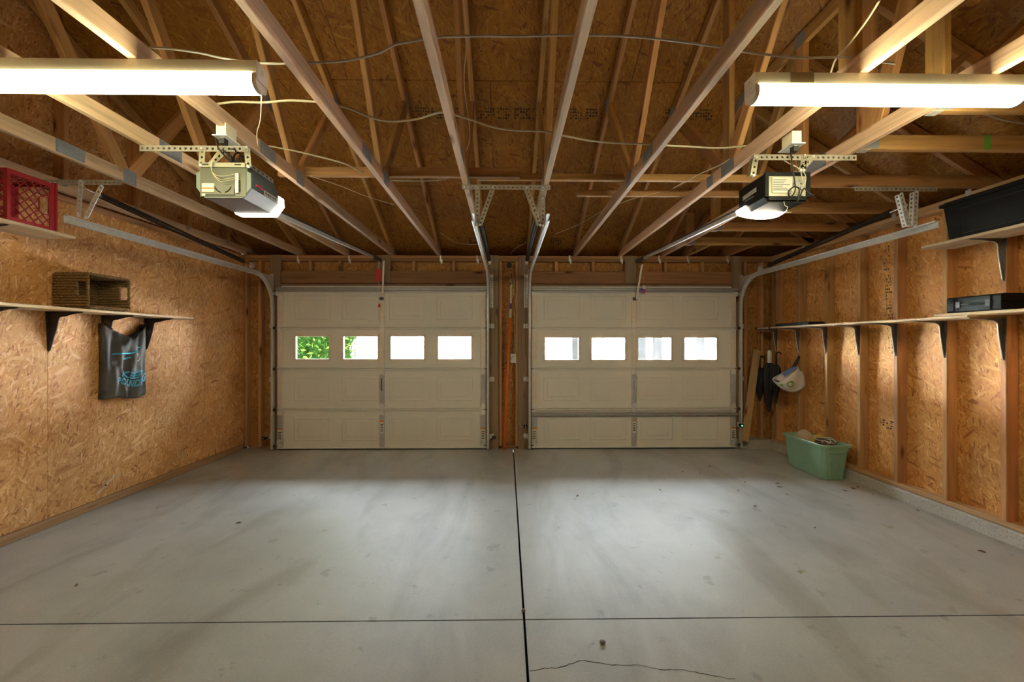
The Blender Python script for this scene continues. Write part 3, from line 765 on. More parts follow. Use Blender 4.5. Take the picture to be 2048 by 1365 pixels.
def garage_door(n, x0, x1, wins, wz0, wz1):
    d = thing('door_%d' % n, ((x0+x1)/2, YD + .02, .0), 'almond steel sectional garage door with four small windows' + (' and an extra strut low down' if n == 2 else ' and a red release tag above it'), 'garage door', kind='structure')
    w = x1 - x0; xc = (x0 + x1)/2
    Y0, Y1 = YD, YD + .045                      # inner skin of the embossed steel, outer skin
    bays = [(x0 + .085 + i*(w - .17)/4 + .035, x0 + .085 + (i+1)*(w - .17)/4 - .035) for i in range(4)]
    wx = [(onY(a, 695, YD).x, onY(b, 695, YD).x) for a, b in wins]
    bays = [(a - .015, b + .015) for a, b in wx]
    for k in range(4):
        z0, z1 = SEC_Z[k] + .0008, SEC_Z[k+1] - .0008
        mb = MB()
        if k < 3: mb.box((x0 + .001, Y0 + .030, z1 - .010), (x1 - .001, Y1 + .004, z1 + .014))     # tongue that laps the joint
        if k != 2:
            mb.box((x0, Y0 + .012, z0), (x1, Y1, z1))
            for a, b in bays: ring(mb, a, b, z0 + .105, z1 - .105, Y0 + .012)
        else:
            xs = [x0] + [v for p in wx for v in p] + [x1]
            for i in range(0, 9, 2): mb.box((xs[i], Y0 + .012, z0), (xs[i+1], Y1, z1))
            for a, b in wx: mb.box((a, Y0 + .012, z0), (b, Y1, wz0)); mb.box((a, Y0 + .012, wz1), (b, Y1, z1))
        # folded lips at the joints
        for za, zb in ((z0 + .005, z0 + .020), (z1 - .020, z1 - .005)):
            mb.prism([(0, 0), (-.021, .003), (-.021, zb - za - .003), (0, zb - za)], (x0, Y0 + .012, za), (0, 1, 0), (0, 0, 1), (1, 0, 0), w)
        sec = mb.build('section', 'door', d)
        if k == 2:
            for a, b in wx:
                e = .022; mb = MB()
                for p, q in (((a - e, wz0 - e), (b + e, wz0)), ((a - e, wz1), (b + e, wz1 + e)), ((a - e, wz0), (a, wz1)), ((b, wz0), (b + e, wz1))):
                    mb.box((p[0], Y0 + .002, p[1]), (q[0], Y0 + .0115, q[1]))
                for p, q in (((a, wz0), (b, wz0 + .008)), ((a, wz1 - .008), (b, wz1)), ((a, wz0 + .008), (a + .008, wz1 - .008)), ((b - .008, wz0 + .008), (b, wz1 - .008))):
                    mb.box((p[0], Y0 + .004, p[1]), (q[0], Y1 - .002, q[1]))
                fr = mb.build('window_frame', 'door_stile', d)
                MB().box((a + .008, Y0 + .020, wz0 + .008), (b - .008, Y0 + .024, wz1 - .008)).build('pane', 'glass', fr)
                WINDOWS.append((a, b, wz0, wz1))
        # stiles: two ends and the centre
        for xa, xb in ((x0 + .005, x0 + .075), (x1 - .075, x1 - .005), (xc - .030, xc + .030)):
            mat = 'door_stile' if (k >= 2 or xa != xc - .030) else 'stile_galv'
            if k == 0 or (k == 1 and xb != x0 + .075): mat = 'stile_galv'
            mb = MB(); zz0, zz1 = z0 + .024, z1 - .024
            mb.prism([(xa, 0), (xa, -.016), (xa + .012, -.019), (xb - .012, -.019), (xb, -.016), (xb, 0)], (0, Y0 + .012, zz0), (1, 0, 0), (0, 1, 0), (0, 0, 1), zz1 - zz0)
            st = mb.build('stile', mat, d)
            if k == 0:   # paper warning label on the lowest stile
                zl = zz1 - (.12 if xa == xc - .030 else .22)
                lab = MB().box((xa + .006, Y0 - .0082, zl - .17), (xb - .006, Y0 - .0074, zl)).build('warning_label', 'white_label', st)
                MB().box((xa + .006, Y0 - .0090, zl - .020), (xb - .006, Y0 - .0083, zl)).build('label_band', 'orange_label', st)
                mbk = MB()
                for q in range(5): mbk.box((xa + .014, Y0 - .0090, zl - .055 - q*.022), (xb - .014 - .006*(q % 2), Y0 - .0083, zl - .045 - q*.022))
                mbk.build('label_print', 'black_print', st)
        # hinges over the joints
        if k < 3:
            zj = SEC_Z[k+1]
            for xa in (x0 + .040, xc, x1 - .040):
                mb = MB()
                mb.prism([(-.030, -.075), (.030, -.075), (.032, -.02), (.032, .02), (.026, .055), (.012, .075), (-.012, .075), (-.026, .055), (-.032, .02), (-.032, -.02)], (xa, Y0 - .0085, zj), (1, 0, 0), (0, 0, 1), (0, -1, 0), .003)
                mb.tube([(xa - .036, Y0 - .013, zj), (xa + .036, Y0 - .013, zj)], .0065, 8)
                for dz in (-.055, .05): mb.tube([(xa, Y0 - .011, zj + dz), (xa, Y0 - .016, zj + dz)], .007, 6)
                mb.build('hinge', 'galv', d)
    # top strut, top roller brackets, bottom brackets, seal
    def strut(z, nm='strut'):
        mb = MB(); pf = [(0, -.030), (-.004, -.030), (-.006, -.012), (-.045, -.008), (-.045, .008), (-.006, .012), (-.004, .030), (0, .030)]
        mb.prism(pf, (x0 + .004, Y0 - .009, z), (0, 1, 0), (0, 0, 1), (1, 0, 0), w - .008); return mb.build(nm, 'strut', d)
    strut(2.092)
    if n == 2: strut(onY(1265, 829, YD - .02).z)
    for sgn, xa in ((-1, x0), (1, x1)):
        mb = MB(); mb.box((xa - sgn*.085, Y0 - .022, 2.02), (xa - sgn*.004, Y0 - .010, 2.056)); mb.box((xa - sgn*.02, Y0 - .045, 2.01), (xa - sgn*.004, Y0 - .010, 2.066))
        mb.build('top_bracket', 'galv', d)
        mb = MB(); mb.prism([(0, .02), (sgn*-.075, .02), (sgn*-.075, .05), (sgn*-.03, .14), (0, .14)], (xa - sgn*.003, Y0 - .010, 0), (1, 0, 0), (0, 0, 1), (0, -1, 0), .003)
        mb.build('bottom_bracket', 'galv', d)
        for z in (.06, SEC_Z[1], SEC_Z[2], SEC_Z[3], 2.04):
            mb = MB().tube([(xa - sgn*.03, Y0 - .026, z), (xa + sgn*.022, Y0 - .026, z)], .0045, 6).tube([(xa + sgn*.020, Y0 - .026, z), (xa + sgn*.032, Y0 - .026, z)], .019, 10)
            mb.build('roller', 'black_metal' if z < 2 else 'galv', d)
    MB().prism([(.012, .014), (.045, .014), (.050, .004), (.040, .0005), (.016, .0005), (.008, .004)], (x0, Y0, 0), (0, 1, 0), (0, 0, 1), (1, 0, 0), w).build('bottom_seal', 'black_rubber', d)
    # lift handle and opener arm bracket on the centre stile
    zh = onY(765, 770, YD).z
    mb = MB().tube(spline([(xc, Y0 - .010, zh + .075), (xc + .004, Y0 - .040, zh + .055), (xc + .006, Y0 - .046, zh), (xc + .004, Y0 - .040, zh - .055), (xc, Y0 - .010, zh - .075)], 5), .006, 7)
    mb.build('lift_handle', 'black_metal' if n == 1 else 'galv', d)
    mb = MB().box((xc - .022, Y0 - .030, 1.955), (xc + .022, Y0 - .010, 1.995)).tube([(xc - .03, Y0 - .036, 1.975), (xc + .03, Y0 - .036, 1.975)], .007, 7)
    mb.build('arm_bracket', 'black_metal', d)
    return d
door1 = garage_door(1, DOORS[0][0], DOORS[0][1], WIN_PX[0], WZ0, WZ1)
door2 = garage_door(2, DOORS[1][0], DOORS[1][1], WIN_PX[1], WZ0r, WZ1r)
# daylight portals, one in each window opening (they guide sampling of the sky, they give no light of their own)
for a, b, z0, z1 in WINDOWS:
    ld = bpy.data.lights.new('sky_portal', 'AREA'); ld.shape = 'RECTANGLE'; ld.size = b - a; ld.size_y = z1 - z0; ld.cycles.is_portal = True
    lo = bpy.data.objects.new('sky_portal', ld); lo.location = ((a+b)/2, YD + .052, (z0+z1)/2); lo.rotation_euler = (-math.pi/2, 0, 0); COL.objects.link(lo)

# ================================================================== door tracks, hangers, springs
def track(x, sgn, y_end, z_h, label):
    """sgn +1: channel opens towards +x"""
    yv = YD - .026; R = .38; path = []
    for i in range(7): path.append((yv, .02 + (z_h - R - .02)*i/6, 0, 1))
    for i in range(1, 12):
        a = math.pi/2*i/12; path.append((yv - R*(1 - math.cos(a)), z_h - R + R*math.sin(a), -math.sin(a), math.cos(a)))
    for i in range(7): path.append((yv - R - (yv - R - y_end)*i/6, z_h, -1, 0))
    prof = [(.026, -.018), (.026, -.026), (.020, -.027), (.006, -.026), (.000, -.020), (0, .020), (.006, .026), (.020, .027), (.026, .026), (.026, .018)]
    mb = MB(); vs = []
    for y, z, ty, tz in path:
        ny, nz = tz, -ty            # across the channel in the y-z plane
        for u, v in prof: vs.append((x + sgn*u - sgn*.013, y + ny*v, z + nz*v))
    k = len(prof); mb.add(vs, [(i*k+j, i*k+j+1, (i+1)*k+j+1, (i+1)*k+j) for i in range(len(path)-1) for j in range(k-1)])
    t = thing('door_track', (x, yv, .0), label, 'door track', 'garage door tracks')
    mb.build('rail', 'galv', t, solid=.0022)
    xo = x - sgn*.020
    for z in (.17, .92, 1.62):      # short jamb brackets
        b = MB(); b.box((xo - .004 + 0, YF - .026, z - .03), (xo + .004, yv + .0, z + .03)); b.box((min(xo, xo - sgn*.055), YF - .0275, z - .03), (max(xo, xo - sgn*.055), YF - .0245, z + .03)); b.build('jamb_bracket', 'galv', t)
    b = MB(); punched(b, (xo - sgn*.022, YF - .026, 1.86), (xo - sgn*.022, YF - .026, 2.30), (1, 0, 0), .045); b.build('flag_plate', 'galv', t, solid=.003)
    b = MB(); b.prism([(YF - .027, 1.98), (yv - .20, z_h - .01), (yv - .20, z_h + .025), (YF - .027, 2.26)], (xo - .0015, 0, 0), (0, 1, 0), (0, 0, 1), (1, 0, 0), .003); b.build('flag_bracket', 'galv', t)
    return t
TXL, TXR = DOORS[0][0] - .045, DOORS[1][1] + .045
TM1, TM2 = DOORS[0][1] + .026, DOORS[1][0] - .026
zl = onX(130, 438, TXL).z
track(TXL, 1, onX(131, 440, TXL).y, zl, 'galvanised door track running above the wicker basket shelf')
track(TM1, -1, 2.93, 2.305, 'galvanised door track beside the orange pole, serving the door with the red tag')
track(TM2, 1, 2.93, 2.305, 'galvanised door track beside the wall button, serving the door with the low strut')
track(TXR, -1, onX(1874, 449, TXR).y, onX(1874, 449, TXR).z, 'galvanised door track ending beside the black storage bin')
def hanger(bar0, bar1, legs, label, name='track_hanger', mat='galv'):
    t = thing(name, tuple((Vector(bar0) + Vector(bar1))/2), label, 'hanger bracket')
    punched_angle('bar', bar0, bar1, (0, 0, -1), (0, 1, 0), .034, .034, t, mat='angle')
    for p, q in legs:
        p, q = Vector(p), Vector(q); d = (q - p).normalized(); sd = Vector((0, 1, 0)).cross(d)
        mb = MB(); punched(mb, p, q, sd, .034); e = sd*.017; f = Vector((0, .017, 0)); punched(mb, p + e + f, q + e + f, (0, 1, 0), .034)
        mb.build('strap', mat, t, solid=.002)
    mb = MB()
    for p, q in legs:
        for r in (p, q): r = Vector(r); mb.tube([r + Vector((0, .004, 0)), r + Vector((0, -.010, 0))], .008, 6)
    mb.build('bolts', 'galv', t)
    return t
yh = onZ(240, 360, ZC).y
hz = ZC - .002
hanger((-3.27, yh, hz), (onY(242, 360, yh).x, yh, hz), [(onY(162, 362, yh - .002), onY(156, 432, yh - .002)), (onY(203, 372, yh - .002), onY(171, 436, yh - .002))], 'punched steel hanger holding the track end beside the red crate')
yh = onZ(1100, 370, ZC).y
hanger((-.325, yh, hz), (.320, yh, hz), [(onY(955.5, 376, yh - .002), onY(954, 452, yh - .002)), (onY(986, 376, yh - .002), onY(960, 450, yh - .002)), (onY(1053, 376, yh - .002), onY(1080, 450, yh - .002)), (onY(1085, 376, yh - .002), onY(1086, 452, yh - .002))], 'punched steel hanger shared by the two centre tracks', mat='angle')
yh = JY[2] - .025
hanger((onZ(1694, 380, hz).x, yh, hz), (onZ(1858, 380, hz).x, yh, hz), [(onY(1802, 388, yh - .002), onY(1818, 452, yh - .002)), (onY(1833, 384, yh - .002), onY(1830, 452, yh - .002))], 'punched steel hanger holding the track end beside the black storage bin')
def ext_spring(p, q, label, r=.021, turns=None):
    p, q = Vector(p), Vector(q); d = q - p; L = d.length; d.normalize(); a = d.cross(Vector((0, 0, 1))).normalized(); b = a.cross(d)
    t = thing('extension_spring', tuple((p+q)/2), label, 'spring', 'extension springs above the tracks')
    L0, L1 = .10, L - .16; n = int((L1 - L0)/.0125); pts = []
    for i in range(n*9 + 1):
        th = 2*math.pi*i/9; pts.append(p + d*(L0 + (L1 - L0)*i/(n*9)) + (a*math.cos(th) + b*math.sin(th))*r)
    MB().tube(pts, .0034, 4).build('coil', 'spring', t, smooth=True)
    MB().tube([p, p + d*(L0 + .01)], .005, 6).tube(spline([p, p - d*.02 + b*.015, p - d*.035, p - d*.02 - b*.015, p], 4), .004, 5).build('hook', 'galv', t)
    MB().tube([p + d*L1, p + d*(L - .02)], .004, 6).build('tail', 'spring', t)
    c = q; mb = MB().tube([c - a*.010, c + a*.010], .034, 14).tube([c - a*.018, c + a*.018], .008, 8).tube([c - a*.014, c - a*.010], .038, 14).tube([c + a*.010, c + a*.014], .038, 14)
    mb.build('pulley', 'galv', t)
    e = Vector((q.x, YD - .03, 1.2)); MB().tube([q + b*.03 + d*.01, Vector((q.x, YD - .05, q.z - .3)), e], .0018, 4).build('cable', 'spring', t)
    return t
def spr(pxa, pya, pxb, pyb, X, label):
    return ext_spring(onX(pxa, pya, X), onX(pxb, pyb, X), label)
spr(172, 378, 504, 531, -3.12, 'black extension spring above the wicker basket')
spr(1806, 414, 1521, 538, 3.17, 'black extension spring along the stud wall')
ext_spring((-.205, 3.03, 2.36), (-.205, 4.95, 2.385), 'black extension spring of the door with the red tag, at the centre')
ext_spring((.245, 3.03, 2.36), (.245, 4.95, 2.385), 'black extension spring of the door with the low strut, at the centre')
# ================================================================== openers
def cord(name, pts, r, mat, parent=None, n=6, k=6): return MB().tube(spline(pts, k), r, n).build(name, mat, parent, smooth=True)
def rail(t, x, y0, z0, y1, z1, dark):
    a, b = Vector((x, y0, z0)), Vector((x, y1, z1))
    MB().bar(a, b, .022, .030).build('rail', 'galv', t)
    MB().bar(a + Vector((0, 0, .0215)), b + Vector((0, 0, .0215)), .030, .012).build('rail_cap', 'black_metal', t)
    MB().bar(b - (b-a).normalized()*.30, b + Vector((0, .0, 0)), .034, .045).build('rail_end', 'black_metal', t)
# --- grey opener over the door with the red tag
oy = 2.40; ox = (onY(391, 370, oy).x + onY(503, 370, oy).x)/2
oz0, oz1 = onY(450, 396, oy).z, onY(450, 331, oy).z; ozc = (oz0 + oz1)/2
op = thing('garage_opener', (ox, oy, ozc), 'slate grey garage door opener with a pale metal back plate', 'garage opener')
hw = .158; hh = (oz1 - oz0)/2
prof = [(-.137, hh), (-.137, hh - .035), (-hw, hh - .045), (-hw, -.035), (-.110, -hh), (.110, -hh), (hw, -.035), (hw, hh - .045), (.137, hh - .035), (.137, hh)]
O = lambda u, v, w: (ox + u, oy + v, ozc + w)
MB().prism(prof, O(0, .012, 0), (1, 0, 0), (0, 0, 1), (0, 1, 0), .275).build('housing', 'slate', op)
MB().prism(prof, O(0, 0, 0), (1, 0, 0), (0, 0, 1), (0, 1, 0), .012).build('edge_frame', 'grey_green', op)
MB().prism([(-.108, -.0), (.108, 0), (.108, .274), (-.108, .274)], O(0, .012, -hh - .0015), (1, 0, 0), (0, 1, 0), (0, 0, 1), .0014).build('base_plate', 'pale_grey', op)
for sg in (1, -1):
    MB().add([O(sg*.1105, .013, -hh), O(sg*.1585, .013, -.035), O(sg*.1585, .286, -.035), O(sg*.1105, .286, -hh)], [(0, 1, 2, 3)]).build('base_flank', 'pale_grey', op, solid=.001)
    for q in range(4): MB().box(O(sg*.158 - .001, .02, .030 - q*.014), O(sg*.158 + .001, .285, .034 - q*.014)).build('side_rib', 'slate', op)
bp = MB().box(O(-.132, -.004, -hh + .006), O(.132, -.0005, hh - .004)).build('back_plate', 'opener_plate', op)
MB().box(O(-.118, -.014, hh - .016), O(.132, -.0045, hh + .010)).build('top_lip', 'tan_metal', op)
for u in (-.095, .092): MB().box(O(u - .018, -.0155, hh - .005), O(u + .018, -.0142, hh + .003)).build('lip_slot', 'black_print', op)
MB().box(O(-.122, -.0058, -.062), O(-.050, -.0042, -.012)).build('rating_label', 'white_label', op)
MB().box(O(-.122, -.0068, -.045), O(-.050, -.0059, -.038)).build('rating_stripe', 'orange_label', op.children[-1])
MB().box(O(-.122, -.0058, -.085), O(-.102, -.0042, -.072)).build('small_label', 'white_label', op)
for a0, a1 in ((195, 255), (285, 345)):
    pts = [O(-.0 + .048*math.cos(math.radians(a0 + (a1-a0)*i/8)), -.0048, -.018 + .048*math.sin(math.radians(a0 + (a1-a0)*i/8))) for i in range(9)]
    MB().tube(pts, .0032, 5).build('vent_slot', 'black_print', op)
mb = MB().box(O(-.118, -.0052, -hh + .012), O(.068, -.0043, -hh + .018)).box(O(.064, -.0052, -hh + .012), O(.070, -.0043, -hh + .052)); mb.build('cover_seam', 'black_print', op)
ts = MB().box(O(.076, -.013, -.070), O(.094, -.0045, .045)).build('terminal_strip', 'white_plastic', op)
for q in range(8): MB().box(O(.094, -.0115, -.062 + q*.009), O(.101, -.006, -.058 + q*.009)).build('terminal', 'black_print', op)
for dz in (.040, .022, .010):
    cord('bell_wire', [O(.085, -.014, dz), O(.05, -.030, dz - .015), O(.0, -.032, dz - .03 + .01), O(-.045, -.030, .045), O(-.055 + dz*.3, -.022, hh + .02), O(-.02 + dz, -.008, hh + .10)], .0018, 'cable', op, 5, 5)
lens_prof = [(-.148, hh - .06), (-.165, -.035), (-.118, -hh - .006), (.118, -hh - .006), (.165, -.035), (.160, hh - .075), (.120, hh - .05)]
MB().prism(lens_prof, O(0, .2875, 0), (1, 0, 0), (0, 0, 1), (0, 1, 0), .062).build('lamp_lens', 'lamp_left', op)
# red script mark and pale name plate on the side
MB().tube(spline([O(.1595, .045, -.006), O(.1595, .065, .002), O(.1595, .09, -.004), O(.1595, .120, -.006)], 5), .006, 6).build('red_mark', 'red', op)
npl = MB().box(O(.1582, .130, -.031), O(.1594, .262, .000)).build('name_plate', 'white_label', op)
mb = MB(); rr = random.Random(4)
for q in range(10): mb.box(O(.1595, .137 + q*.0122, -.026), O(.1602, .137 + q*.0122 + rr.choice((.003, .006)), -.005)); mb.box(O(.1595, .137 + q*.0122, -.018), O(.1602, .145 + q*.0122, -.014))
mb.build('name_plate_print', 'black_print', npl)
MB().box(O(.137, .03, hh - .001), O(.141, .26, hh + .022)).build('side_flange', 'pale_grey', op)
for q in range(5): MB().box(O(.1412, .05 + q*.043, hh + .006), O(.1416, .068 + q*.043, hh + .015)).build('flange_slot', 'black_print', op)
rail(op, ox, oy + .30, ozc - .03, YF - .03, onY(765, 521, YF - .03).z, True)
cord('power_cord', [O(.045, .04, hh + .012), O(.03, .03, hh + .06), O(-.005, .01, hh + .10), O(.02, -.02, hh + .07), O(.05, -.01, hh + .05), O(.03, .02, hh + .03), O(-.01, -.03, hh + .09), O(-.02, -.04, hh + .17)], .0045, 'black_rubber', op)
cord('cord_loop', [O(.05 + .03*math.cos(a*.8), -.01 + .006*a, hh + .065 + .032*math.sin(a*.8)) for a in range(0, 20)], .0045, 'black_rubber', op, 6, 3)
def opener_hanger(y, px0, px1, py, legs, label):
    z = onY(px0, py, y).z + .0
    return hanger((onY(px0, py, y).x, y, ZC - .002), (onY(px1, py, y).x, y, ZC - .002), [(onY(a, b, y - .002), onY(c, d, y - .002)) for a, b, c, d in legs], label, 'opener_hanger', 'tan_metal')
yo = onZ(390, 291, ZC).y
opener_hanger(yo, 279, 496, 292, [(405, 298, 403, 332), (494, 296, 497, 334), (450, 302, 420, 330)], 'punched steel hanger holding the slate grey opener')
# --- black opener over the door with the low strut
oy = 2.50; xa, xb = onY(1530, 370, oy).x, onY(1620, 370, oy).x; ox = (xa + xb)/2; hw = (xb - xa)/2
oz0, oz1 = onY(1575, 404, oy).z, onY(1575, 345, oy).z; ozc = (oz0 + oz1)/2; hh = (oz1 - oz0)/2
op2 = thing('garage_opener', (ox, oy, ozc), 'black garage door opener with its lamp glowing underneath', 'garage opener')
O = lambda u, v, w: (ox + u, oy + v, ozc + w)
MB().prism([(-hw, -hh + .03), (-hw + .03, -hh), (hw - .03, -hh), (hw, -hh + .03), (hw, hh - .012), (hw - .012, hh), (-hw + .012, hh), (-hw, hh - .012)], O(0, .012, 0), (1, 0, 0), (0, 0, 1), (0, 1, 0), .27).build('housing', 'black_plastic', op2)
mb = MB()
for a, b in (((-hw, -hh + .03), (-hw + .022, hh)), ((hw - .022, -hh + .03), (hw, hh)), ((-hw + .022, hh - .02), (hw - .022, hh)), ((-hw + .022, -hh + .01), (hw - .022, -hh + .035))): mb.box(O(a[0], -.004, a[1]), O(b[0], .0115, b[1]))
mb.build('back_frame', 'black_plastic', op2)
MB().box(O(-hw + .024, .004, -hh + .037), O(hw - .024, .0112, hh - .022)).build('back_plate', 'tan_metal', op2)
mlb = MB().box(O(-hw + .045, -.001, -hh + .055), O(.03, .0038, hh - .03)).build('motor_label', 'white_label', op2)
mb = MB(); rr = random.Random(9)
for q in range(7): mb.box(O(-hw + .05, -.0018, hh - .045 - q*.011), O(rr.uniform(-.03, .02), -.0011, hh - .042 - q*.011))
mb.build('motor_label_print', 'black_print', mlb)
for u, w, r in ((.055, .02, .020), (.085, .035, .015), (.09, -.005, .012)): MB().tube([O(u, .004, w), O(u, -.006, w)], r, 12).build('terminal_knob', 'pale_grey', op2)
MB().box(O(.066, -.002, -.05), O(.098, .0038, -.028)).build('learn_panel', 'white_label', op2)
# badge on the flank that faces the room: plate and lettering
npl = MB().add([O(-hw - .0012, .085, .004), O(-hw - .0012, .235, -.004), O(-hw - .0012, .235, .024), O(-hw - .0012, .085, .032)], [(0, 1, 2, 3)]).build('name_plate', 'white_label', op2)
vs, fs = text_mesh('LiftMaster', .033)
wmax = max(v.x for v in vs) - min(v.x for v in vs); k = .138/wmax
MB().add([O(-hw - .0022, .160 - v.x*k, .014 + v.y*k*.85 + v.x*k*.053) for v in vs], fs).build('name_plate_lettering', 'black_print', npl)
MB().box(O(-hw - .0018, .11, -.018), O(-hw - .0008, .21, -.0155)).build('strap_line', 'white_label', op2)
# wrap-round lamp lens at the far lower end
def lens(u, v):
    a = math.pi * u; xx = -(hw + .006) * math.cos(a); bulge = math.sin(a)**.6
    return Vector(O(xx, .195 + .115*v + 0*bulge, 0)) + Vector((0, 0, -hh + .042 - (.050 + .020*math.sin(math.pi*v))*bulge))
MB().grid(lens, 24, 8).build('lamp_lens', 'lamp_right', op2, smooth=True, solid=.002)
mb = MB().add([lens(i/24, 1) for i in range(25)], [tuple(range(25))]); mb.build('lens_end', 'lamp_right', op2)
rail(op2, ox - .02, oy + .29, ozc - .01, YF - .03, onY(1265, 524, YF - .03).z, True)
cord('power_cord', [O(-.02, -.03, hh + .145), O(-.02, -.055, hh + .10), O(.0, -.05, hh - .02), O(.02, -.04, -.03), O(-.01, -.04, -.075), O(-.025, -.045, -.045), O(.01, -.045, -.015), O(.045, -.04, -.03), O(.04, -.035, -.10), O(.08, -.03, -.02), O(.10, -.04, -.05), O(.13, -.05, -.07)], .0045, 'black_rubber', op2)
cord('bell_wire', [O(-.06, .0, hh + .11), O(-.03, -.03, hh + .05), O(.03, -.035, hh + .02), O(.09, -.03, hh - .03), O(.10, -.01, -.01)], .0022, 'cable', op2, 5)
cord('bell_wire', [O(-.05, .0, hh + .10), O(.0, -.03, hh + .035), O(.05, -.034, hh + .005), O(.085, -.02, .02)], .0022, 'cable', op2, 5)
cord('antenna_wire', [O(-.03, -.01, -hh - .0), O(-.03, -.02, -hh - .03), O(-.02, -.03, -hh - .045), O(-.035, -.03, -hh - .075), O(.0, -.035, -hh - .075)], .002, 'cable', op2, 5)
yo = onZ(1600, 309, ZC).y
opener_hanger(yo, 1508, 1713, 310, [(1512, 316, 1506, 352), (1608, 312, 1606, 342), (1625, 314, 1600, 342)], 'punched steel hanger holding the black opener')
# outlets on the trusses
def outlet(px0, px1, py0, py1, z, label):
    a, b = onZ(px0, (py0+py1)/2, z), onZ(px1, (py0+py1)/2, z); y0 = onZ((px0+px1)/2, py0, z).y; y1 = onZ((px0+px1)/2, py1, z).y; y0, y1 = min(y0, y1), max(y0, y1); y1 = y0 + .115
    xc = (a.x + b.x)/2; t = thing('electrical_outlet', (xc, (y0+y1)/2, z), label, 'outlet')
    MB().box((xc - .026, y0 + .015, z + .004), (xc + .026, y1 - .015, z + .075)).build('box', 'white_paint', t)
    MB().prism([(-.036, .0), (.036, 0), (.040, .004), (.036, .006), (-.036, .006), (-.040, .004)], (xc, y0, z - .002), (1, 0, 0), (0, 0, 1), (0, 1, 0), y1 - y0).build('cover_plate', 'white_plastic', t)
    for yy in ((y0*.7 + y1*.3), (y0*.3 + y1*.7)): MB().tube([(xc, yy, z - .0025), (xc, yy, z - .004)], .016, 12).build('socket', 'white_plastic', t)
    yy = (y0*.7 + y1*.3); MB().box((xc - .014, yy - .016, z - .034), (xc + .014, yy + .016, z - .0045)).build('plug', 'black_rubber', t)
    return t
outlet(432, 472, 290, 270, 2.50, 'white ceiling outlet above the slate grey opener')
outlet(1563, 1605, 305, 286, 2.50, 'white ceiling outlet above the black opener')

# ================================================================== strip lights
def strip_light(x0, x1, yc, label, end_seen):
    t = thing('strip_light', ((x0+x1)/2, yc, ZC - .002), label, 'strip light')
    w = .036; wl = .0405; zt, zm, zb = ZC - .002, ZC - .050, ZC - .118
    MB().prism([(-w, 0), (-w, -.046), (-w + .004, -.050), (w - .004, -.050), (w, -.046), (w, 0)], (x0, yc, zt), (0, 1, 0), (0, 0, 1), (1, 0, 0), x1 - x0).build('housing', 'white_paint', t)
    pr = [(-w + .002, 0), (-wl, -.008)] + [(wl*math.cos(math.pi + math.pi*i/10), -.036 - .030*math.sin(math.pi*i/10)) for i in range(11)] + [(wl, -.008), (w - .002, 0)]
    MB().prism(pr, (x0 + .018, yc, zm - .0005), (0, 1, 0), (0, 0, 1), (1, 0, 0), x1 - x0 - .036).build('lens', 'tube', t)
    for xe, sg in ((x0, -1), (x1, 1)):
        MB().prism([(-w - .003, .0), (w + .003, 0), (w + .003, -.075), (-w - .003, -.075)], (xe, yc, zt), (0, 1, 0), (0, 0, 1), (sg, 0, 0), .002).build('end_cap', 'white_plastic', t)
        MB().prism(pr, (xe - sg*.001, yc, zm - .0005), (0, 1, 0), (0, 0, 1), (-sg, 0, 0), .0165).build('lens_end', 'clear', t)
        MB().tube([(xe + sg*.002, yc, zt - .03), (xe + sg*.003, yc, zt - .03)], .012, 12).build('knockout', 'white_paint', t)
    return t, zt
yl = onZ(400, 116, ZC).y + .042; xl1 = onY(511, 140, yl - .042).x
tl, _ = strip_light(xl1 - 1.24, xl1, yl, 'fluorescent strip light with a pull cord hanging from its end', 1)
cord('pull_cord', [(xl1 - .03, yl + .05, ZC - .05), (xl1 - .035, yl + .05, 2.36), (xl1 - .05, yl + .05, 2.30), (xl1 - .045, yl + .05, 2.24)], .0018, 'cable', tl, 5)
yr = onZ(1700, 143, ZC).y + .042; xr0 = onY(1512, 150, yr - .042).x
tr_, zt = strip_light(xr0, xr0 + 1.19, yr, 'fluorescent strip light with a patch of brown tape on its housing', -1)
ta = onY(1583, 150, yr - .0425); tb = onY(1630, 150, yr - .0425)
MB().box((ta.x, yr - .0375, zt - .045), (tb.x, yr - .0363, zt)).build('tape_patch', 'tape', tr_)

# ================================================================== loose cables up in the trusses
def cable(pts, label, r=.0045, mat='cable', z=None):
    z = ZT + .004 if z is None else z
    o = MB().tube(spline([onZ(px, py, z + (d[0] if d else 0)) for px, py, *d in pts], 6), r, 7).build('electrical_cable', mat, smooth=True)
    return tag(o, label, 'cable', 'loose cables on the trusses')
cable([(1790, 128), (1700, 115), (1600, 115), (1500, 105), (1440, 94), (1300, 76), (1180, 70), (1050, 72), (940, 72), (870, 75), (815, 84), (785, 91), (760, 105), (700, 120), (640, 125), (560, 127), (520, 126)], 'grey cable crossing every truss between the two strip lights', .005, 'cable_grey')
cable([(428, 209), (470, 204), (530, 205), (580, 201), (650, 206), (700, 218), (745, 236), (785, 243), (835, 238), (885, 225), (930, 236), (985, 254), (1030, 261), (1085, 263), (1130, 272), (1200, 284), (1300, 289), (1370, 293), (1440, 296), (1500, 291)], 'cream cable sagging between the outlets of the two openers', .0055)
cable([(525, 290), (580, 300), (640, 314), (690, 328), (725, 345, .02), (775, 360, .085), (830, 362, .085), (880, 360, .085), (905, 352, .085), (930, 338, .085)], 'cream cable running from the grey opener to the centre track hanger', .005)
cable([(1346, 377), (1400, 348), (1440, 330), (1480, 305), (1505, 296)], 'cream cable running down from the black opener towards the doors', .004)
cable([(300, 95), (345, 98), (400, 106), (445, 116), (520, 127)], 'grey cable lying above the strip light with the pull cord', .005, 'cable_grey')
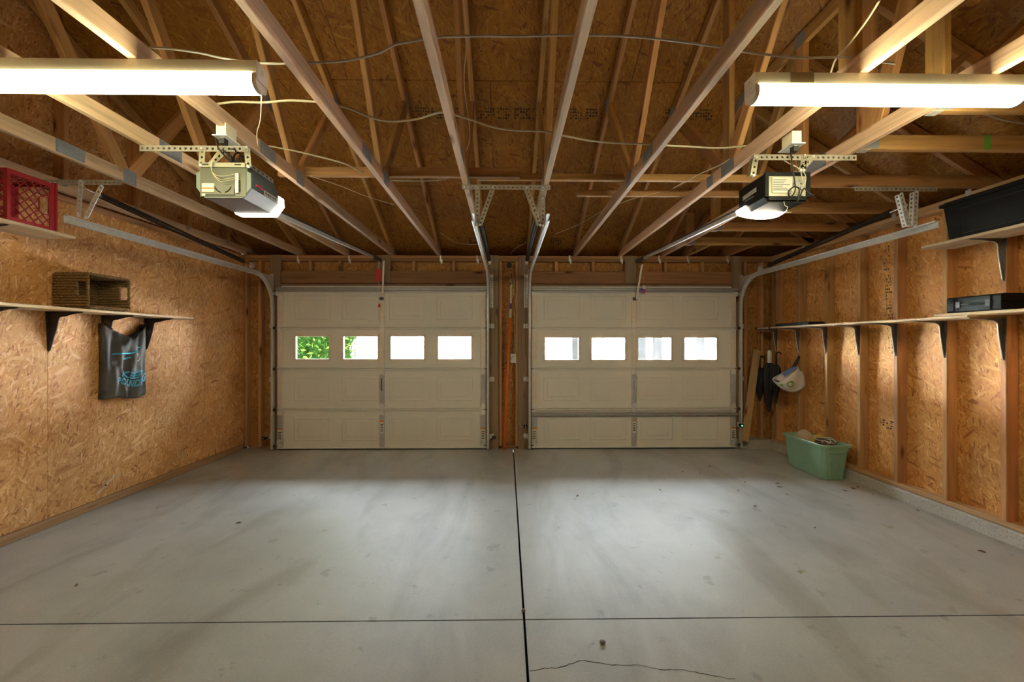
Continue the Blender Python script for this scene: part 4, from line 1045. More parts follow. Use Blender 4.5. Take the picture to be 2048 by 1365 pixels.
cable([(1760, 0), (1738, 35, .02), (1720, 60, .03), (1695, 92, .03), (1672, 118, .025), (1660, 150, .01)], 'white wire hanging over the strip light with the tape', .004, 'cable')
cable([(1970, 228), (2000, 238), (2040, 246), (2070, 246)], 'grey cable on the jack trusses beside the strip light with the tape', .005, 'cable_grey')
cable([(620, 352), (680, 372), (730, 392), (790, 411)], 'thin bell wire strung beside the grey opener rail', .0018, 'cable', z=ZC + .01)
cable([(880, 466), (910, 484), (935, 489), (958, 489)], 'thin bell wire strung beside the centre spring near the red tag door', .0018, 'cable', z=ZC + .01)
cable([(1112, 468), (1160, 448), (1200, 425), (1260, 400), (1320, 384)], 'thin bell wire strung from the centre track to the black opener', .0018, 'cable', z=ZC + .01)
cable([(1020, 508), (1035, 495), (1060, 480)], 'thin bell wire dropping to the wall button', .0018, 'cable', z=ZC + .005)
o = MB().tube(spline([(-.262, 2.66, ZT + .01), (-.235, 2.62, 2.75), (-.26, 2.5, 3.0), (-.235, 2.40, 3.2), (-.25, 2.28, 3.45), (-.24, 2.2, 3.7)], 6), .003, 6).build('electrical_cable', 'cable', smooth=True)
tag(o, 'yellow cable climbing a truss web above the centre track hanger', 'cable', 'loose cables on the trusses')

# ================================================================== hanging release cords
xr_, yr_ = onY(758, 560, 5.27).x, 5.27
t = thing('release_cord', (xr_, yr_, 2.4), 'red emergency release tag on a white cord', 'release cord')
zt2 = onY(758, 522, yr_).z
cord('cord', [(xr_, yr_, zt2), (xr_ - .002, yr_, zt2 - .2), (xr_ + .002, yr_, onY(758, 590, yr_).z), (xr_ + .004, yr_, onY(758, 606, yr_).z)], .0035, 'white_plastic', t)
za, zb_ = onY(758, 564, yr_).z, onY(758, 538, yr_).z
MB().prism([(-.040, -.07), (.034, -.082), (.038, .07), (.018, .085), (-.036, .08)], (xr_, yr_ - .006, (za+zb_)/2), (1, 0, 0), (0, 0, 1), (0, 1, 0), .003).build('tag', 'red', t)
MB().prism([(-.018, -.022), (.018, -.022), (.006, .020), (-.006, .020)], (xr_ + .004, yr_ - .006, onY(758, 611, yr_).z), (1, 0, 0), (0, 0, 1), (0, 1, 0), .014).build('grip', 'red', t)
xq, yq_ = onY(1288, 560, 5.26).x, 5.26
t = thing('release_cord', (xq, yq_, 2.4), 'orange release cord with white and magenta charm', 'release cord')
cord('cord', [(xq - .01, yq_, onY(1285, 528, yq_).z), (xq, yq_, onY(1285, 570, yq_).z)], .003, 'orange', t)
zc_ = onY(1288, 578, yq_).z
MB().sphere((xq, yq_, zc_ + .02), .030, 8, 6, (.9, .5, 1.0)).build('charm_top', 'white_plastic', t, smooth=True)
MB().sphere((xq - .02, yq_, zc_ - .012), .026, 8, 6, (1.5, .5, .5)).build('charm_band', 'purple', t, smooth=True)
MB().sphere((xq, yq_, zc_ - .035), .026, 8, 6, (.9, .6, 1.0)).build('charm_base', 'magenta', t, smooth=True)
# opener arms
for (x, pxa, pya, pxb, pyb, lab) in ((-1.6, 762, 523, 765, 588, 'thin steel arm joining the grey opener rail to its door'), (1.6, 1284, 530, 1273, 598, 'thin steel arm joining the black opener rail to its door')):
    a, b = onY(pxa, pya, 5.20), onY(pxb, pyb, 5.285)
    if x < 0: a.x += .035; b.x += .0
    MB().bar(a, b, .022, .004, up=(0, 1, 0)).tube([a + Vector((-.012, 0, 0)), a + Vector((.012, 0, 0))], .008, 8).tube([b + Vector((-.012, 0, 0)), b + Vector((.012, 0, 0))], .008, 8).build('door_arm', 'galv', op if x < 0 else op2)

# ================================================================== shelves and brackets
def bracket(x_wall, sg, y, z, label, group, arm=.255, drop=.30, mat='black_metal'):
    """sg +1: arm points to +x"""
    t = thing('shelf_bracket', (x_wall, y, z), label, 'shelf bracket', group); sl = 1.0 if x_wall < 0 else .55
    if x_wall > 0: mat = 'grey_bracket'
    out = [(0, 0), (arm, 0), (arm, -.006), (arm*.70, -.018*sl), (.115*sl + .01, -.034*sl)]
    for i in range(7): a = math.radians(100 + 75*i/6); out.append(((.103 + .030*math.cos(a))*sl, (-.066 + .030*math.sin(a))*(.5 + .5*sl)))
    out += [(.060*sl, -.13), (.034*sl, -.22), (.012*sl, -drop + .01), (.0, -drop)]
    MB().prism([(u*sg, v) for u, v in out], (x_wall, y - .0015, z), (1, 0, 0), (0, 0, 1), (0, 1, 0), .003).build('web', mat, t)
    mb = MB().prism([(0, -.022), (arm*sg, -.010), (arm*sg, .010), (0, .022)], (x_wall, y, z - .0025), (1, 0, 0), (0, 1, 0), (0, 0, 1), .0024); mb.build('arm_flange', mat, t)
    mb = MB().prism([(-.022, 0), (-.009, -drop), (.009, -drop), (.022, 0)], (x_wall, y, z), (0, 1, 0), (0, 0, 1), (sg, 0, 0), .0024); mb.build('wall_flange', mat, t)
    pts = [Vector((x_wall + sg*u, y, z + v)) for u, v in out[2:]]
    MB().tube(pts, .0035, 5).build('rolled_edge', 'galv' if x_wall > 0 else mat, t)
    return t
ZLS = onX(120, 620, -3.2).z; ZLS = 1.618
XFL = XL + .285
zsl = onX(164, 623.5, XL + .255).z
def shelf(x0, x1, y0, y1, z, label, h=.021, mat='shelf'):
    return tag(beam('shelf_board', ((x0+x1)/2, y0, z + h/2), ((x0+x1)/2, y1, z + h/2), abs(x1-x0), h, mat), label, 'shelf')
yend = onX(388, 637, XFL).y
shelf(XL + .001, XFL, .9, yend, zsl, 'long pine shelf board carrying the wicker basket')
for px, lab in ((97, 'dark steel bracket under the wicker basket shelf, touching a board seam'), (207, 'dark steel bracket holding the grey bag\'s one corner, under the basket'), (292, 'dark steel bracket nearest the free end of the basket shelf')):
    bracket(XL, 1, onX(px, 650, XL).y, zsl, lab, 'brackets of the basket shelf')
bracket(XL, 1, onX(97, 650, XL).y - .41, zsl, 'dark steel bracket under the basket shelf below the red crate', 'brackets of the basket shelf')
bracket(XL, 1, onX(97, 650, XL).y - 1.22, zsl, 'dark steel bracket under the basket shelf behind the strip lights', 'brackets of the basket shelf')
XFU = XL + .285
zul = onX(150, 478.5, XFU).z
shelf(XL + .001, XFU, .9, onX(151, 478, XFU).y, zul, 'short high pine shelf board under the red crate', .024)
bracket(XL, 1, onX(15, 463, XL + .255).y - .0, zul, 'dark steel bracket under the red crate shelf', 'brackets of the crate shelf')
bracket(XL, 1, 1.3, zul, 'dark steel bracket at the far end of the red crate shelf', 'brackets of the crate shelf')
XFR = XS - .265
zsr = onX(1942, 636, XS - .25).z
ysplit = onX(1869, 634, XFR).y
shelf(XFR, XS - .001, ysplit - .22, 5.26, zsr, 'long pine shelf board on the stud wall carrying a flat black case', .019)
shelf(XFR - .005, XS - .001, .9, ysplit, zsr + .0195, 'pine shelf board on the stud wall carrying the black tool case', .021)
blab = ['next to the umbrellas', 'from which the white bag hangs', 'under the end of the flat black case', 'third along from the white bag', 'fourth along from the white bag', 'under the joint where two shelf boards overlap', 'under the black tool case']
for y, l in zip(studs[:7], blab): bracket(XS, -1, y + .019, zsr, 'grey steel bracket ' + l, 'brackets of the stud wall shelf')
zur = onX(1842, 498.5, XFR).z
shelf(XFR, XS - .001, .9, onX(1842, 498, XFR).y, zur, 'high pine shelf board under the black storage bin', .021)
bracket(XS, -1, studs[6] + .019, zur, 'grey steel bracket under the black storage bin', 'brackets of the bin shelf')
bracket(XS, -1, studs[9] + .019, zur, 'grey steel bracket at the far end of the bin shelf', 'brackets of the bin shelf')
# ================================================================== things on the left wall
# --- red milk crate lying on its side, open towards the doors
def lattice(mb, o, ua, va, na, U, V, pitch, bw, th, hole=None):
    """diamond bars clipped to the rectangle U x V"""
    o, ua, va, na = Vector(o), Vector(ua), Vector(va), Vector(na)
    for s in (1, -1):
        c = -(U + V)
        while c < U + V:
            pts = []
            # line v = s*(u*1.15) + c
            for u in (0, U):
                v = s*1.15*u + c
                if 0 <= v <= V: pts.append((u, v))
            for v in (0, V):
                u = (v - c)/(s*1.15)
                if 0 < u < U: pts.append((u, v))
            if len(pts) >= 2:
                a, b = pts[0], max(pts[1:], key=lambda p: (p[0]-pts[0][0])**2 + (p[1]-pts[0][1])**2)
                if math.hypot(a[0]-b[0], a[1]-b[1]) > .01:
                    segs = [(a, b)]
                    if hole:
                        n = 24; segs = []; cur = None
                        for i in range(n):
                            m = (a[0]+(b[0]-a[0])*(i+.5)/n, a[1]+(b[1]-a[1])*(i+.5)/n)
                            ins = hole[0] < m[0] < hole[1] and hole[2] < m[1] < hole[3]
                            p0 = (a[0]+(b[0]-a[0])*i/n, a[1]+(b[1]-a[1])*i/n); p1 = (a[0]+(b[0]-a[0])*(i+1)/n, a[1]+(b[1]-a[1])*(i+1)/n)
                            if ins:
                                if cur: segs.append(cur); cur = None
                            else: cur = (cur[0], p1) if cur else (p0, p1)
                        if cur: segs.append(cur)
                    for p, q in segs: mb.bar(o + ua*p[0] + va*p[1], o + ua*q[0] + va*q[1], th, bw, up=na.cross(ua*(q[0]-p[0]) + va*(q[1]-p[1])))
            c += pitch*1.15
yc1 = onX(109, 420, XFU - .005).y; yc0 = yc1 - .27; xc1 = XFU - .005; xc0 = XL + .006; zc0 = zul + .025; zc1 = onX(108, 368, xc1).z
H = zc1 - zc0; W = xc1 - xc0; D_ = yc1 - yc0
t = thing('milk_crate', ((xc0+xc1)/2, (yc0+yc1)/2, zc0), 'red plastic milk crate lying on its side on the high shelf', 'crate')
def crate_side(name, o, ua, va, na, U, V, rim, hole=None):
    mb = MB(); o, ua, va, na = Vector(o), Vector(ua), Vector(va), Vector(na); r0, r1, r2, r3 = rim   # u0, u1, v0, v1 borders
    for a, b, c, d in ((0, U, 0, r2), (0, U, V - r3, V), (0, r0, r2, V - r3), (U - r1, U, r2, V - r3)):
        mb.prism([(a, c), (b, c), (b, d), (a, d)], o, ua, va, na, .006)
    lattice(mb, o + ua*r0 + va*r2 + na*.003, ua, va, na, U - r0 - r1, V - r2 - r3, .052, .0045, .005, hole)
    if hole:
        h = [(hole[0], (hole[2]+hole[3])/2 - .045), (hole[0] + .02, hole[2]), (hole[1], hole[2]), (hole[1], hole[3]), (hole[0] + .02, hole[3]), (hole[0], (hole[2]+hole[3])/2 + .045)]
        P6 = [o + ua*(r0 + u) + va*(r2 + v) + na*.003 for u, v in h]
        for i in range(6): mb.bar(P6[i], P6[(i+1) % 6], .005, .006, up=na)
    return mb.build(name, 'red_plastic', t)
rim = (.018, .030, .020, .032); hol = (D_ - .048 - .062, D_ - .050, (H - .052)/2 - .06, (H - .052)/2 + .06)
crate_side('room_side', (xc1 - .006, yc0, zc0), (0, 1, 0), (0, 0, 1), (1, 0, 0), D_, H, rim, hol)
crate_side('wall_side', (xc0, yc0, zc0), (0, 1, 0), (0, 0, 1), (1, 0, 0), D_, H, rim, hol)
crate_side('top_side', (xc0 + .007, yc0, zc1 - .006), (0, 1, 0), (1, 0, 0), (0, 0, 1), D_, W - .014, rim)
crate_side('under_side', (xc0 + .007, yc0, zc0), (0, 1, 0), (1, 0, 0), (0, 0, 1), D_, W - .014, rim)
crate_side('base', (xc0 + .007, yc0, zc0 + .007), (1, 0, 0), (0, 0, 1), (0, 1, 0), W - .014, H - .014, (.02, .02, .02, .02))
mb = MB(); e = .008
for a, b in (((xc0, zc0 + .0), (xc1 + e, zc0 + .018)), ((xc0, zc1 - .018), (xc1 + e, zc1 + e)), ((xc0, zc0 + .018), (xc0 + .012, zc1 - .018)), ((xc1 - .006, zc0 + .018), (xc1 + e, zc1 - .018))): mb.box((a[0], yc1 + .0005, a[1]), (b[0], yc1 + .013, b[1]))
mb.build('rim', 'red_plastic', t)
# --- wicker basket lying on its side, open towards the room
by0 = onX(178, 614, XFL - .012).y; by1 = onX(258, 615, XFL - .012).y; bx1 = XFL - .012; bx0 = XL + .012; bz0 = zsl + .041; bz1 = onX(178, 547, bx1).z
t = thing('wicker_basket', ((bx0+bx1)/2, (by0+by1)/2, bz0), 'brown seagrass basket with cut-out handles lying on its side', 'basket')
def weave(name, o, ua, va, na, U, V, hole=None, rows=12):
    o, ua, va, na = Vector(o), Vector(ua), Vector(va), Vector(na); mb = MB(); rh = V/rows; step = .017
    for r in range(rows):
        v0 = rh*(r + .5); runs = [(0, U)]
        if hole and hole[2] < v0 < hole[3]: runs = [(0, hole[0]), (hole[1], U)]
        for a, b in runs:
            if b - a < .01: continue
            n = max(2, int((b - a)/(step/2)))
            pts = [o + ua*(a + (b-a)*i/n) + va*(v0 + .0012*math.sin(i*1.7 + r)) + na*(.005 + .0042*math.sin(math.pi*(a + (b-a)*i/n)/step + math.pi*r)) for i in range(n+1)]
            mb.tube(pts, rh*.50, 6)
    k = int(U/step)
    for i in range(k+1):       # upright stakes
        u = U*i/k
        if hole and hole[0] - .004 < u < hole[1] + .004: segs = [(0, hole[2]), (hole[3], V)]
        else: segs = [(0, V)]
        for a, b in segs: mb.bar(o + ua*u + va*a + na*.005, o + ua*u + va*b + na*.005, .004, .003, up=na)
    return mb.build(name, 'wicker', t, smooth=True)
BH, BL, BW = bz1 - bz0, by1 - by0, bx1 - bx0
hole = (BW - .080, BW - .012, BH*.33, BH*.75)
weave('end_wall', (bx0, by0, bz0), (1, 0, 0), (0, 0, 1), (0, -1, 0), BW, BH, hole)
weave('end_wall', (bx0, by1, bz0), (1, 0, 0), (0, 0, 1), (0, 1, 0), BW, BH, hole)
weave('base_wall', (bx0, by0, bz0), (0, 1, 0), (0, 0, 1), (-1, 0, 0), BL, BH)
weave('long_wall', (bx0, by0, bz1 - .006), (0, 1, 0), (1, 0, 0), (0, 0, 1), BL, BW)
weave('long_wall', (bx0, by0, bz0 - .004 + .006), (0, 1, 0), (1, 0, 0), (0, 0, -1), BL, BW)
mb = MB()
for a, b in (((by0 - .004, bz0 + .006), (by1 + .004, bz0 + .006)), ((by1 + .004, bz0 + .006), (by1 + .004, bz1)), ((by1 + .004, bz1), (by0 - .004, bz1)), ((by0 - .004, bz1), (by0 - .004, bz0 + .006))):
    n = 26; mb.tube([(bx1 + .003*math.sin(i*1.4), a[0] + (b[0]-a[0])*i/n, a[1] + (b[1]-a[1])*i/n + .002*math.cos(i*1.4)) for i in range(n+1)], .006, 6)
mb.build('braided_rim', 'wicker', t, smooth=True)
# --- grey nylon bag slung between two brackets
gy0, gy1 = onX(212, 660, XL + .07).y, onX(294, 660, XL + .07).y
gzt, gzb = onX(213, 650, XL + .07).z, onX(250, 796, XL + .05).z
t = thing('nylon_bag', (XL + .05, (gy0+gy1)/2, gzb), 'grey nylon bag with blue lettering slung between two shelf brackets', 'bag')
def bagp(u, v, side=1):
    """u along the wall, v from bottom 0 to top 1"""
    sag = .105*max(0.0, 1 - (2*u - 1)**2)**.8 * (1 if side == 1 else .75)
    top = gzt - sag; z = gzb + .02*abs(u - .55) + .015*math.sin(7*u) + (top - gzb)*v
    y = gy0 + (gy1 - gy0)*u + (-.004 + .016*math.sin(3.2*v))*(1 if u < .5 else -1)*(1 - v)
    fold = .016*math.sin(9*u + 4*v) + .010*math.sin(21*u - 7*v) + .022*math.exp(-((u - .22 - .16*(1 - v))/.06)**2)
    fold *= max(0.0, min(1, 6*u, 6*(1-u)))
    x = XL + .008 + (.050 + .030*math.sin(math.pi*min(max(u, 0), 1)) + fold)*side*1.0 if side == 1 else XL + .008 + .012*math.sin(math.pi*u)
    return Vector((x, y, z))
mb = MB().grid(lambda u, v: bagp(u, v, 1), 40, 30); mb.build('front_cloth', 'bag_grey', t, smooth=True, solid=.002)
mb = MB().grid(lambda u, v: bagp(u, v, 0), 20, 12); mb.build('back_cloth', 'bag_grey', t, smooth=True, solid=.002)
mb = MB().grid(lambda u, v: bagp(u, 0, 1)*(1-v) + bagp(u, 0, 0)*v, 40, 3); mb.grid(lambda u, v: bagp(0, u, 1)*(1-v) + bagp(0, u, 0)*v, 20, 3); mb.grid(lambda u, v: bagp(1, u, 1)*(1-v) + bagp(1, u, 0)*v, 20, 3)
mb.build('gusset', 'bag_grey', t, smooth=True, solid=.0015)
cord('strap', [bagp(1, 1, 1), bagp(.93, 1, 0) + Vector((.02, 0, .01)), bagp(.8, 1, 0) + Vector((.015, 0, .0)), bagp(.62, 1, 0) + Vector((.012, 0, -.01))], .010, 'black_rubber', t)
cord('strap', [bagp(0, 1, 1), bagp(.06, 1, 1) + Vector((0, 0, .004)), bagp(.14, 1, 1)], .008, 'black_rubber', t)
def on_bag(vs, fs, cu, cv, su, sv, name, mat, skew=0):
    q = MB().add([bagp(cu + v.x*su + skew*v.y, cv + v.y*sv, 1) + Vector((.0045, 0, 0)) for v in vs], fs); return q.build(name, mat, t)
for s, cu, cv, w in (('KEEP', .54, .375, .52), ('POUNDING', .59, .245, .80)):
    vs, fs = text_mesh(s, 1.0, .35, .03); ww = max(v.x for v in vs) - min(v.x for v in vs); k = w/ww
    bm = bmesh.new(); bv = [bm.verts.new(v) for v in vs]
    for f in fs:
        try: bm.faces.new([bv[i] for i in f])
        except ValueError: pass
    bmesh.ops.triangulate(bm, faces=bm.faces); bmesh.ops.subdivide_edges(bm, edges=[e for e in bm.edges if e.calc_length() > .12], cuts=2, use_grid_fill=False); bmesh.ops.triangulate(bm, faces=bm.faces)
    bm.verts.index_update(); vs = [Vector(v.co) for v in bm.verts]; fs = [tuple(v.index for v in f.verts) for f in bm.faces]; bm.free()
    on_bag(vs, fs, cu, cv, k, .145 if s == 'KEEP' else .150, 'lettering', 'bag_blue')
def stroke(pts, r, mat):
    MB().tube([bagp(u, v, 1) + Vector((.002, 0, 0)) for u, v in spline2(pts)], r, 5).build('printed_stroke', mat, t)
def spline2(pts): return [(p.x, p.y) for p in spline([(a, b, 0) for a, b in pts], 5)]
stroke([(.16, .64), (.35, .70), (.55, .76), (.72, .82)], .006, 'bag_blue')
stroke([(.30, .58), (.40, .63), (.50, .68)], .006, 'bag_blue')
stroke([(.55, .80), (.66, .78), (.78, .80), (.86, .76)], .005, 'bag_blue')
stroke([(.68, .70), (.78, .71), (.78, .68)], .003, 'bag_pale')
stroke([(.72, .60), (.79, .60), (.80, .64)], .003, 'bag_pale')

# ================================================================== things on the right wall
# --- black storage bin
y1 = onX(1893, 483, XFR + .0).y - .0; zb0 = zur + .0215; zb1 = onX(1881, 410, XFR).z + .0; y0 = y1 - .66
t = thing('storage_bin', (XS - .15, (y0+y1)/2, zb0), 'black plastic storage bin with a lid on the high shelf', 'storage bin')
def tub(x0, x1, ya, yb, za, zb, flare, wall=.004):
    mb = MB(); f = flare
    lo = [(x0+f, ya+f, za), (x1-f, ya+f, za), (x1-f, yb-f, za), (x0+f, yb-f, za)]; hi = [(x0, ya, zb), (x1, ya, zb), (x1, yb, zb), (x0, yb, zb)]
    return lo, hi
lo, hi = tub(XFR + .005, XS - .004, y0, y1 + .025, zb0, zb1 - .03, .022)
MB().add(lo + hi, [(0, 3, 2, 1), (0, 1, 5, 4), (1, 2, 6, 5), (2, 3, 7, 6), (3, 0, 4, 7), (4, 5, 6, 7)]).build('tub', 'black_plastic', t)
MB().box((XFR - .012, y0 - .012, zb1 - .030), (XS - .002, y1 + .042, zb1 - .006)).box((XFR + .006, y0 + .006, zb1 - .006), (XS - .006, y1 + .024, zb1 + .004)).build('lid', 'black_plastic', t)
mb = MB(); zi0, zi1 = zb0 + .03, zb1 - .07; yi0, yi1 = y0 + .08, y1 - .09
for p, q in (((yi0, zi0), (yi1, zi0)), ((yi0, zi1), (yi1, zi1)), ((yi0, zi0), (yi0, zi1)), ((yi1, zi0), (yi1, zi1))):
    fx = lambda z: XFR + .005 + .022*(1 - (z - zb0)/(zb1 - .03 - zb0)) - .0005
    mb.bar((fx(p[1]), p[0], p[1]), (fx(q[1]), q[0], q[1]), .003, .003)
mb.build('panel_line', 'black_metal', t)
# --- black tool case
ya, yb = onX(2007, 605, XFR + .012).y, onX(1894, 608, XFR + .012).y; z0 = zsr + .0415; z1 = onX(2007, 586, XFR + .012).z; xf = XFR + .012
t = thing('tool_case', (xf + .1, (ya+yb)/2, z0), 'black moulded tool case with a coil handle on the stud wall shelf', 'tool case')
L_ = yb - ya; hm = (z0 + z1)/2
mb = MB()
for za, zb in ((z0, hm - .002), (hm + .002, z1)): mb.prism([(0, za), (.235, za), (.240, za + .006), (.240, zb - .006), (.235, zb), (0, zb)] if False else [(.006, za), (.238, za), (.238, zb), (.006, zb), (0, zb - .008), (0, za + .008)], (xf, ya, 0), (1, 0, 0), (0, 0, 1), (0, 1, 0), L_)
mb.build('shell', 'black_plastic', t)
for f0, f1 in ((.02, .15), (.20, .215), (.785, .80), (.85, .98)):
    MB().prism([(-.007, z0 + .012), (.001, z0 + .006), (.001, z1 - .006), (-.007, z1 - .012)], (xf, ya + L_*f0, 0), (1, 0, 0), (0, 0, 1), (0, 1, 0), L_*(f1 - f0)).build('rib_block', 'black_plastic', t)
for f in (.235, .765): MB().box((xf - .012, ya + L_*f - .014, hm - .022), (xf - .0005, ya + L_*f + .014, hm + .022)).build('latch', 'black_metal', t)
mb = MB(); n = 16
for i in range(n): yy = ya + L_*(.36 + .28*i/n); mb.tube([(xf - .014, yy, hm), (xf - .014, yy + L_*.28/n*.6, hm)], .0095, 8)
mb.tube([(xf - .004, ya + L_*.30, hm), (xf - .014, ya + L_*.34, hm), (xf - .014, ya + L_*.66, hm), (xf - .004, ya + L_*.70, hm)], .0055, 7)
mb.build('handle', 'slate', t)
# --- flat black case and straps at the end of the shelf
ya, yb = onX(1618, 646, XFR + .03).y, onX(1552, 650, XFR + .03).y
t = thing('flat_case', (XS - .15, (ya+yb)/2, zsr + .019), 'flat black case lying at the corner end of the stud wall shelf', 'case')
MB().prism([(0, 0), (.18, 0), (.18, .030), (.165, .036), (.015, .036), (0, .030)], (XFR + .025, ya, zsr + .0195), (1, 0, 0), (0, 0, 1), (0, 1, 0), yb - ya).build('shell', 'black_plastic', t)
MB().box((XFR + .015, ya + .10, zsr + .0195), (XFR + .024, ya + .26, zsr + .036)).build('grip', 'black_plastic', t)
for px, lab in ((1512, 'nearest the front corner'), (1539, 'beside the flat black case')):
    y = onX(px, 655, XFR).y
    mb = MB().box((XFR - .004, y - .013, zsr - .004), (XFR - .0005, y + .013, zsr + .024)).box((XFR - .004, y - .013, zsr + .0195), (XFR + .12, y + .013, zsr + .0235)).box((XFR - .004, y - .013, zsr - .004), (XFR + .12, y + .013, zsr - .0005))
    tag(mb.build('webbing_strap', 'black_rubber'), 'black strap looped round the stud wall shelf ' + lab, 'strap', 'straps on the stud wall shelf')
# --- umbrellas hanging from the last brackets
def umbrella(top, L, r, label, handle_mat, hook, seed):
    x, y, z = top; t = thing('umbrella', (x, y, z - L), label, 'umbrella', 'umbrellas hanging in the corner'); rnd = random.Random(seed)
    hz = .17
    if hook:
        pts = [(x, y, z - hz), (x, y, z - .04)] + [(x + .028 - .028*math.cos(a), y, z - .04 + .028*math.sin(a)) for a in (.5, 1.1, 1.57, 2.2, 2.8, 3.3)]
        MB().tube(spline(pts, 3), .009, 8).build('handle', handle_mat, t, smooth=True)
    else:
        MB().tube([(x, y, z - hz), (x, y, z - hz + .004), (x, y, z - .03), (x, y, z - .012), (x, y, z - .002)], [.020, .026, .026, .021, .008], 12).build('handle', handle_mat, t, smooth=True)
    def can(u, v):
        a = 2*math.pi*u; prof = [(.0, .35), (.10, .95), (.25, 1.0), (.5, .80), (.75, .45), (.92, .2), (1, .10)]
        for (p0, r0), (p1, r1) in zip(prof, prof[1:]):
            if v <= p1: rr = r0 + (r1 - r0)*(v - p0)/(p1 - p0); break
        rr *= r*(1 + .22*math.sin(8*a + 5*v) + .1*math.sin(3*a))
        if v < .02: rr *= .7 + .3*math.sin(8*a)**2
        return Vector((x + rr*math.cos(a), y + rr*math.sin(a)*.8, z - hz - (L - hz - .05)*v))
    MB().grid(can, 40, 14, closed=True).build('canopy', 'umbrella', t, smooth=True)
    MB().tube([(x, y, z - hz + .01), (x, y, z - L + .05)], .005, 6).build('shaft', 'black_metal', t)
    MB().tube([(x, y, z - L + .055), (x, y, z - L)], [.006, .003], 6).build('tip', 'tan_metal', t)
    MB().tube(spline([(x, y, z - .01), (x + .006, y + .004, z + .02), (x, y, zsr - .003)], 4), .002, 5).build('hang_loop', 'black_rubber', t)
    return t
yu = studs[0] - .04
u1 = onY(1539, 700, yu); umbrella((u1.x, yu, u1.z), onY(1539, 700, yu).z - onY(1539, 832, yu).z, .070, 'black folded umbrella with a thick white handle', 'white_plastic', False, 1)
yu2 = studs[0] + .11
u2 = onY(1520, 726, yu2); umbrella((u2.x, yu2, u2.z + .1), .66, .078, 'black folded umbrella hanging behind the white-handled one', 'black_rubber', True, 2)
u3 = onY(1553, 703, studs[0] - .17); umbrella((u3.x, u3.y, u3.z), .72, .048, 'slim black folded umbrella with a crook handle beside the white bag', 'black_rubber', True, 3)
# --- white shopping bag hanging askew from its bracket
yb_ = studs[1] - .06
c0 = onY(1582, 758, yb_); hk = onY(1598, 712, yb_ + .03)
t = thing('shopping_bag', tuple(c0 - Vector((0, 0, .2))), 'white shopping bag with a green ring print hanging from a bracket', 'bag')
pl = [onY(*p, yb_) for p in ((1549, 764), (1594, 733), (1613, 776), (1584, 793), (1566, 786))]
e1 = (pl[1] - pl[0]).normalized(); dn = Vector((0, -1, 0)).cross(e1).normalized(); dn = dn if dn.z < 0 else -dn
Wd, Dp = (pl[1] - pl[0]).length, .21
def sb(u, v):
    a = 2*math.pi*u; k = 1 - .28*v**2
    x_ = Wd/2*math.copysign(abs(math.cos(a))**.75, math.cos(a))*k; y_ = .085*math.copysign(abs(math.sin(a))**.75, math.sin(a))*(1 - .35*v + .1*math.sin(5*v))
    y_ += .008*math.sin(11*u*2 + 6*v)
    return (pl[0] + pl[1])/2 + e1*(x_ + .02*v) + Vector((0, 1, 0))*y_ + dn*(Dp*v*(1 - .10*math.cos(2*a)) + .012*math.sin(2*a)*(1-v))
MB().grid(sb, 36, 14, closed=True).add([sb(i/36, 1) for i in range(36)], [tuple(range(36))]).build('bag_body', 'bag_white', t, smooth=True, solid=.002)
MB().grid(lambda u, v: (pl[0]+pl[1])/2 + e1*((u - .5)*Wd*.8) + Vector((0, (v - .5)*.13, 0)) + dn*(.015 - .035*math.sin(3*u + 2*v)*math.sin(3.1*v) + .006*math.sin(17*u)), 14, 8).build('contents', 'pink_paper', t, smooth=True)
MB().grid(lambda u, v: (pl[0]+pl[1])/2 + e1*((u - .3)*Wd*.6) + Vector((0, (v - .6)*.10, 0)) + dn*(-.008 - .03*math.sin(3.1*u)*math.sin(3.1*v)), 14, 8).build('blue_cloth', 'blue_fabric', t, smooth=True)
cord('strap', [hk, hk + Vector((-.01, -.01, -.04)), sb(.04, .02), sb(.03, .1)], .009, 'black_rubber', t); cord('strap', [hk, hk + Vector((-.03, .0, -.05)), sb(.12, .02)], .006, 'black_rubber', t)
gc = onY(1571, 768, yb_ - .09)
def on_sb(cu, cv, ru, rv, w0, name, mat):
    mb = MB(); n = 24; vs = []
    for i in range(n):
        a = 2*math.pi*i/n
        for k in (1, w0): vs.append(sb(cu + ru*k*math.cos(a), cv + rv*k*math.sin(a)) + Vector((0, -.006, 0)))
    mb.add(vs, [(2*i, 2*i+1, (2*i+3) % (2*n), (2*i+2) % (2*n)) for i in range(n)]); return mb.build(name, mat, t)
on_sb(.685, .40, .045, .20, .66, 'green_ring', 'bag_green')
on_sb(.90, .15, .03, .12, .2, 'green_leaf', 'bag_green'); on_sb(.585, .25, .02, .1, .3, 'green_leaf', 'bag_green')
# --- plank leaning in the corner
b0, b1 = onY(1489, 868, YF - .16), onY(1514, 701, YF - .03)
b0.z = .12
tag(beam('leaning_plank', b0, b1, .10, .019, 'board', up=(0, 1, 0)), 'narrow pine plank leaning in the corner beside the umbrellas', 'plank')
